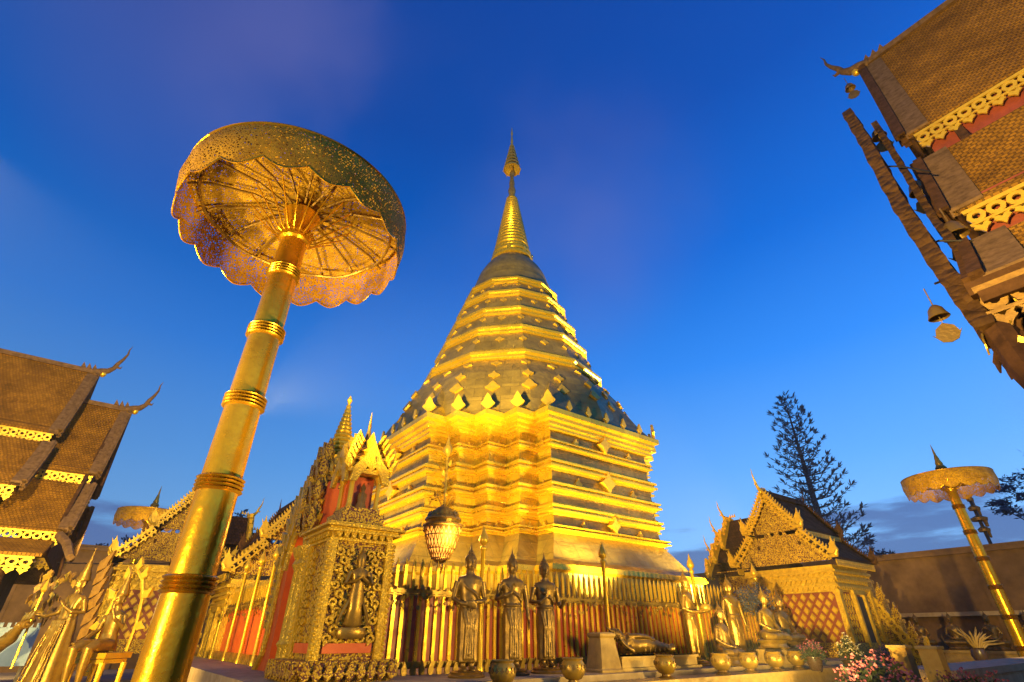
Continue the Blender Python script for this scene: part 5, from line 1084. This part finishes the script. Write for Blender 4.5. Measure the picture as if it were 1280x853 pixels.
for sx in (-1, 1):
    for sy in (-.18, .22): b.lathe([(.05, -.42), (.035, 0), (.05, .34)], 8, (sx * .29, sy, 0))
b.build('bench', M['gold'], dv)
ng = thing('crested_naga', 'small ribbed gilded naga crest curling up at the lower left edge', 'ornament', Vector((-9.9, 11.3, 0.3)), R(-20))
b = MB(); P = [Vector((-.5 + .1 * i, -.05, .55 + .35 * math.sin(i * .22) + .03 * i * (i > 6))) for i in range(11)]; b.tube(P, [.12, .13, .13, .125, .12, .11, .1, .08, .06, .035, .006], 10)
for i in range(1, 10): b.tube([P[i] + Vector((0, .13 * math.cos(a), .13 * math.sin(a))) * (1.05 - .07 * i) for a in [2 * PI * j / 10 for j in range(11)]], .018, 5); leaf_on(b, P[i] + Vector((0, 0, .08)), (0, -1, 0), (.5, 0, .8), .1, .2, .02)
b.build('neck', M['statue'], ng, smooth=50)
MB().lathe([(.22, 0), (.2, .1), (.12, .2), (.14, .5)], 12, (-.42, 0, 0)).build('base', M['stone'], ng, smooth=40)
pp = thing('panel_screen', 'pale bluish panel with a toothed top edge behind the far left guardian', 'screen', G(-1.35, 16.6, 0.0), ROT)
b = MB().box((0, 0, 1.05), (1.1, .05, .72))
for i in range(9): b.box((-.5 + .125 * i, 0, 1.45), (.06, .05, .1))
b.build('panel', M['pale'], pp); MB().box((-.5, .04, .6), (.05, .05, 1.2)).box((.5, .04, .6), (.05, .05, 1.2)).build('leg', M['iron'], pp)
cb = MB(); p0_, p1_ = Vector((-11.6, 13.6, 2.85)), Vector((-9.2, 18.2, 3.6))
cb.tube([p0_.lerp(p1_, i / 12) - Vector((0, 0, .12 * math.sin(PI * i / 12))) for i in range(13)], .015, 5); tag(cb.build('power_cable', M['iron']), 'thin dark cable strung from the left temple eave to the pavilion', 'cable')

# ================================================================ RIGHT COURT
lg = MB().box((0, 0, .36), (24, .7, .72)).box((0, 0, .77), (24.1, .82, .10)); tag(lg.build('parapet', M['cream'], None, loc=tuple(G(22.3, 3.35, 0)), rz=ROT), 'low cream stone parapet running to the right edge', 'parapet')
for (a, b_), lb in (((8.3, 2.88), 'yellow square post nearer the pavilion gate'), ((7.85, 2.42), 'yellow square post nearer the far parasol')):
    t = thing('gate_post', lb, 'post', G(a, b_, 0), ROT, 'yellow posts at the stair foot')
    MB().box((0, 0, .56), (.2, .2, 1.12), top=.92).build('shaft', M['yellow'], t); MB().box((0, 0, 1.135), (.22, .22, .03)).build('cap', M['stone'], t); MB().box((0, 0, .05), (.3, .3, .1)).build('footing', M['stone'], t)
rnd = random.Random(21)
def plant(label, p, s, petals, n, spread, tall, group='flower pots along the offering shelf', pot=True, dens=1.0):
    t = thing('flower_pot', label, 'flower pot', p, rnd.uniform(0, 6), group); t.scale = (s, s, s)
    if pot: MB().lathe([(.10, 0), (.12, .02), (.16, .15), (.17, .24), (.185, .25), (.185, .28), (.16, .28), (.15, .2), (.02, .2)], 18).build('pot', M['pot'], t, smooth=40)
    lv = MB(); ft = MB(); st = MB()
    for k in range(int(n * dens)):
        a = rnd.uniform(0, 6.28); r = spread * math.sqrt(rnd.random()); z = .28 + tall * rnd.uniform(.25, 1) * (1 - .35 * (r / spread) ** 2); p1 = Vector((r * math.cos(a), r * math.sin(a), z))
        if k % 3 == 0: st.tube([(p1.x * .15, p1.y * .15, .2), (p1.x * .6, p1.y * .6, .2 + (z - .2) * .6), p1], .005, 4)
        for _ in range(4):
            q = p1 + Vector((rnd.uniform(-.05, .05), rnd.uniform(-.05, .05), rnd.uniform(-.04, .04))); d = Vector((rnd.uniform(-1, 1), rnd.uniform(-1, 1), rnd.uniform(-.2, 1))).normalized(); e = d.orthogonal().normalized(); w = rnd.uniform(.010, .019)
            ft.add([q - e * w, q + d * w * 1.6, q + e * w, q - d * w * .6 + e.cross(d) * .01], [(0, 1, 2, 3)])
        for _ in range(7):
            q = Vector((p1.x * rnd.uniform(.5, 1.1), p1.y * rnd.uniform(.5, 1.1), z - rnd.uniform(.03, .22))); d = Vector((rnd.uniform(-1, 1), rnd.uniform(-1, 1), rnd.uniform(-.6, .5))).normalized(); e = d.orthogonal().normalized(); L = rnd.uniform(.06, .12)
            lv.add([q, q + d * L * .5 + e * L * .2, q + d * L, q + d * L * .5 - e * L * .2], [(0, 1, 2, 3)])
    st.build('stems', M['leaf2'], t); lv.build('leaves', M['leaf2'], t); ft.build('blossoms', petals, t)
    return t
plant('pot of pink flowers beside the last alms bowl', G(10.95, 5.25, .70), .8, M['pink'], 60, .30, .35)
plant('tall spray of cream orchids in a dark pot before the lattice wall', G(11.75, 4.95, .62), .85, M['white'], 45, .26, .55)
plant('low pot of yellowish white flowers between the pink one and the orchids', G(11.4, 5.45, .66), .7, M['white'], 40, .3, .42)
plant('pot of mixed pink blossoms under the pavilion door', G(12.8, 4.6, .58), .85, M['pink'], 50, .34, .36)
plant('wide mound of pink and cream blossoms in front of the pavilion corner', G(7.55, 2.95, .30), 1.1, M['pink'], 110, .40, .42, 'flower mounds at the stair foot')
plant('wide mound of pink blossoms right of the yellow posts', G(7.7, 2.12, .36), .9, M['pink'], 90, .36, .40, 'flower mounds at the stair foot')
ct = thing('clipped_tree', 'dark clipped little tree in front of the pavilion porch', 'tree', G(12.55, 7.05, TZ))
MB().tube([(0, 0, 0), (.03, 0, .5), (0, .02, 1.0)], [.05, .04, .03], 7).build('trunk', M['bark'], ct)
lv = MB()
for k in range(900):
    d = Vector((rnd.gauss(0, 1), rnd.gauss(0, 1), rnd.gauss(0, 1))).normalized() * (rnd.random() ** .4); q = Vector((d.x * .48, d.y * .48, 1.22 + d.z * .34)); e1x = Vector((rnd.uniform(-1, 1), rnd.uniform(-1, 1), rnd.uniform(-1, 1))).normalized(); e2x = e1x.orthogonal().normalized(); L = rnd.uniform(.05, .09)
    lv.add([q, q + e1x * L * .5 + e2x * L * .25, q + e1x * L, q + e1x * L * .5 - e2x * L * .25], [(0, 1, 2, 3)])
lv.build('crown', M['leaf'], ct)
# row of small seated figures in the cloister, and bells between them
s0 = None
desc = ['first from the pavilion gate', 'second from the pavilion gate', 'third from the pavilion gate', 'fourth, before the pale reeds', 'just left of the pale reeds', 'behind the pale reeds', 'just left of the far parasol pole', 'behind the far parasol pole', 'at the right edge']
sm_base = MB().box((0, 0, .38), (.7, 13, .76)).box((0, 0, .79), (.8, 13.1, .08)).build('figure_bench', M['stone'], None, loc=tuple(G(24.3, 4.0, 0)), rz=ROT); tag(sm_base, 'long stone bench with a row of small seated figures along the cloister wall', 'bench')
for i in range(9):
    pos = G(24.25, 8.6 - 1.02 * i, .83); lb = 'small dark seated figure on the cloister bench, ' + desc[i]
    if s0 is None: s0 = seated(lb, pos, R(-40), .88, M['bronze'], True, 'small seated figures along the cloister wall', name='seated_figure')
    else: dup(s0, pos, R(-40), lb, .88)
rd = thing('reed_bundle', 'spray of pale dried reeds fanning out before the cloister figures', 'dried reeds', G(20.6, 5.2, .62))
b = MB()
for k in range(26):
    a = rnd.uniform(-.6, 1.1); d = Vector((math.sin(a), rnd.uniform(-.3, .3), math.cos(a))); L = rnd.uniform(.45, .8); b.tube([(0, 0, .2), d * L * .5 + Vector((0, 0, .25)), d * L + Vector((.12 * a, 0, .1))], [.02, .03, .004], 5)
b.build('reeds', M['stone'], rd); MB().lathe([(.14, 0), (.2, .15), (.16, .3), (.18, .34), (.1, .3)], 14).build('vase', M['pot'], rd, smooth=40)
fp = thing('banner_pole', 'thin dark tasselled pole standing behind the far parasol', 'pole', Vector((18.3, 20.0, 0.0)))
MB().tube([(0, 0, 0), (0, 0, 6.1)], .06, 8).build('pole', M['iron'], fp)
b = MB()
for z, r in ((5.95, .12), (5.6, .2), (5.2, .28), (4.8, .2)): b.lathe([(.03, .12), (r, 0), (r * .9, -.1), (.03, -.02)], 12, (0, 0, z)); b.lathe([(r * .3, -.05), (r * .2, -.3), (.01, -.32)], 8, (r * .7, 0, z))
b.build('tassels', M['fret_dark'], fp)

# ================================================================ TREES BEYOND THE WALLS
def tuft(mb, p, d, L, w, k=4):
    d = Vector(d).normalized(); e = d.orthogonal().normalized(); f_ = d.cross(e)
    for i in range(k):
        a = rnd.uniform(0, 6.28); s = (e * math.cos(a) + f_ * math.sin(a)); t = (d + s * rnd.uniform(.2, .9)).normalized(); u = t.orthogonal().normalized() * w; o = Vector(p) + d * rnd.uniform(0, L * .4)
        mb.add([o - u * .4, o + t * L * .5 - u, o + t * L, o + t * L * .5 + u], [(0, 1, 2, 3)])
def araucaria(name, label, p, H, W_, seed, lean=0.0):
    global rnd; rnd = random.Random(seed); t = thing(name, label, 'tree', p, rnd.uniform(0, 6))
    tk = MB(); top = Vector((lean * H, 0, H)); tk.tube([Vector((0, 0, 0)), top * .5 + Vector((.15, 0, 0)), top], [H * .02, H * .013, .03], 8)
    lf = MB(); z = H * .22
    while z < H * .995:
        f = (z / H - .22) / .78; R_ = W_ * (1 - f) ** .75 * (.78 + .3 * rnd.random()) + .25; n = 6 if f < .85 else 4; a0 = rnd.uniform(0, 6.28)
        for i in range(n):
            a = a0 + 2 * PI * i / n + rnd.uniform(-.3, .3); r = R_ * rnd.uniform(.6, 1.1); d = Vector((math.cos(a), math.sin(a), 0)); o = Vector((lean * z, 0, z)); rise = .25 + .5 * f
            pts = [o, o + d * r * .5 + Vector((0, 0, r * (.05 + .1 * f))), o + d * r + Vector((0, 0, r * rise))]; tk.tube(pts, [.07 * (1 - f) + .025, .04, .012], 5)
            m_ = max(3, int(r * 2.6))
            for j in range(m_):
                u = (j + .6) / m_; q = pts[0].lerp(pts[1], u * 2) if u < .5 else pts[1].lerp(pts[2], u * 2 - 1)
                if u < .22: continue
                for sd in (-1, 1): tuft(lf, q, d * .5 + Vector((-d.y, d.x, 0)) * sd + Vector((0, 0, .45)), .52 * (1.15 - .4 * f), .055, 3)
                if j == m_ - 1: tuft(lf, q, d + Vector((0, 0, .9)), .65, .07, 5)
        z += H * (.026 + .012 * (1 - f))
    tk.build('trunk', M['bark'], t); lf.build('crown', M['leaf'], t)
    return t
def broad(name, label, p, H, W_, seed, clumps, dens, lsz, m, base=.45, flat=.5):
    global rnd; rnd = random.Random(seed); t = thing(name, label, 'tree', p)
    tk = MB(); tk.tube([(0, 0, 0), (.2, 0, H * .4), (.1, .1, H * .75)], [H * .022, H * .015, H * .006], 8); lf = MB()
    for c in range(clumps):
        a = rnd.uniform(0, 6.28); r = W_ * math.sqrt(rnd.random()); z = H * (base + (1 - base) * rnd.random() * (1 - .5 * (r / W_) ** 2)); q = Vector((r * math.cos(a), r * math.sin(a), z)); b0 = Vector((.1, 0, max(H * .3, z - r * .7 - H * .08)))
        tk.tube([b0, b0.lerp(q, .5) + Vector((0, 0, -.2)), q], [H * .008, H * .005, H * .002], 5); R_ = W_ * rnd.uniform(.16, .3)
        for k in range(dens):
            d = Vector((rnd.gauss(0, 1), rnd.gauss(0, 1), rnd.gauss(0, 1))).normalized() * R_ * rnd.random() ** .45; d.z *= flat; o = q + d; t1 = Vector((rnd.uniform(-1, 1), rnd.uniform(-1, 1), rnd.uniform(-.6, .8))).normalized(); u = t1.orthogonal().normalized(); L = lsz * rnd.uniform(.6, 1.3)
            lf.add([o, o + t1 * L * .5 + u * L * .22, o + t1 * L, o + t1 * L * .5 - u * L * .22], [(0, 1, 2, 3)])
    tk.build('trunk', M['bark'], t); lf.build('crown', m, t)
    return t
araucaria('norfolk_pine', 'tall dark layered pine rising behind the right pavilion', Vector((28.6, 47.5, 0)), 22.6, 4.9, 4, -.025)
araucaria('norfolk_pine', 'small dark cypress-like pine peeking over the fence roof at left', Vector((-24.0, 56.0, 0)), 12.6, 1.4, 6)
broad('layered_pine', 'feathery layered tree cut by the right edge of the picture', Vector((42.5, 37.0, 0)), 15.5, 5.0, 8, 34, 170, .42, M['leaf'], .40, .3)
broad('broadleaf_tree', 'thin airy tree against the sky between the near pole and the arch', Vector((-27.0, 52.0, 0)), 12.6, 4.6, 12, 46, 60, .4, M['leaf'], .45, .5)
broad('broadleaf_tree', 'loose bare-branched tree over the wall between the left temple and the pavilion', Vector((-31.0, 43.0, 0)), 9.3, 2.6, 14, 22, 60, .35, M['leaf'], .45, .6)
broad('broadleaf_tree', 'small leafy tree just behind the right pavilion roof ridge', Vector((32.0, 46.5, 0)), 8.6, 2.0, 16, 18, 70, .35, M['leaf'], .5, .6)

# ================================================================ EVENING HAZE
hz = MB().box((5, 30, 16.5), (160, 110, 36.2)); ho = hz.build('haze', M['dark'])
hm_ = bpy.data.materials.new('evening_haze'); hm_.use_nodes = True; ht = hm_.node_tree; ht.nodes.clear()
ho_ = ht.nodes.new('ShaderNodeOutputMaterial'); hv = ht.nodes.new('ShaderNodeVolumePrincipled'); hv.inputs['Color'].default_value = (0.85, 0.88, 1.0, 1); hv.inputs['Density'].default_value = 0.0008
ht.links.new(hv.outputs[0], ho_.inputs['Volume']); ho.data.materials.clear(); ho.data.materials.append(hm_); tag(ho, kind='stuff')
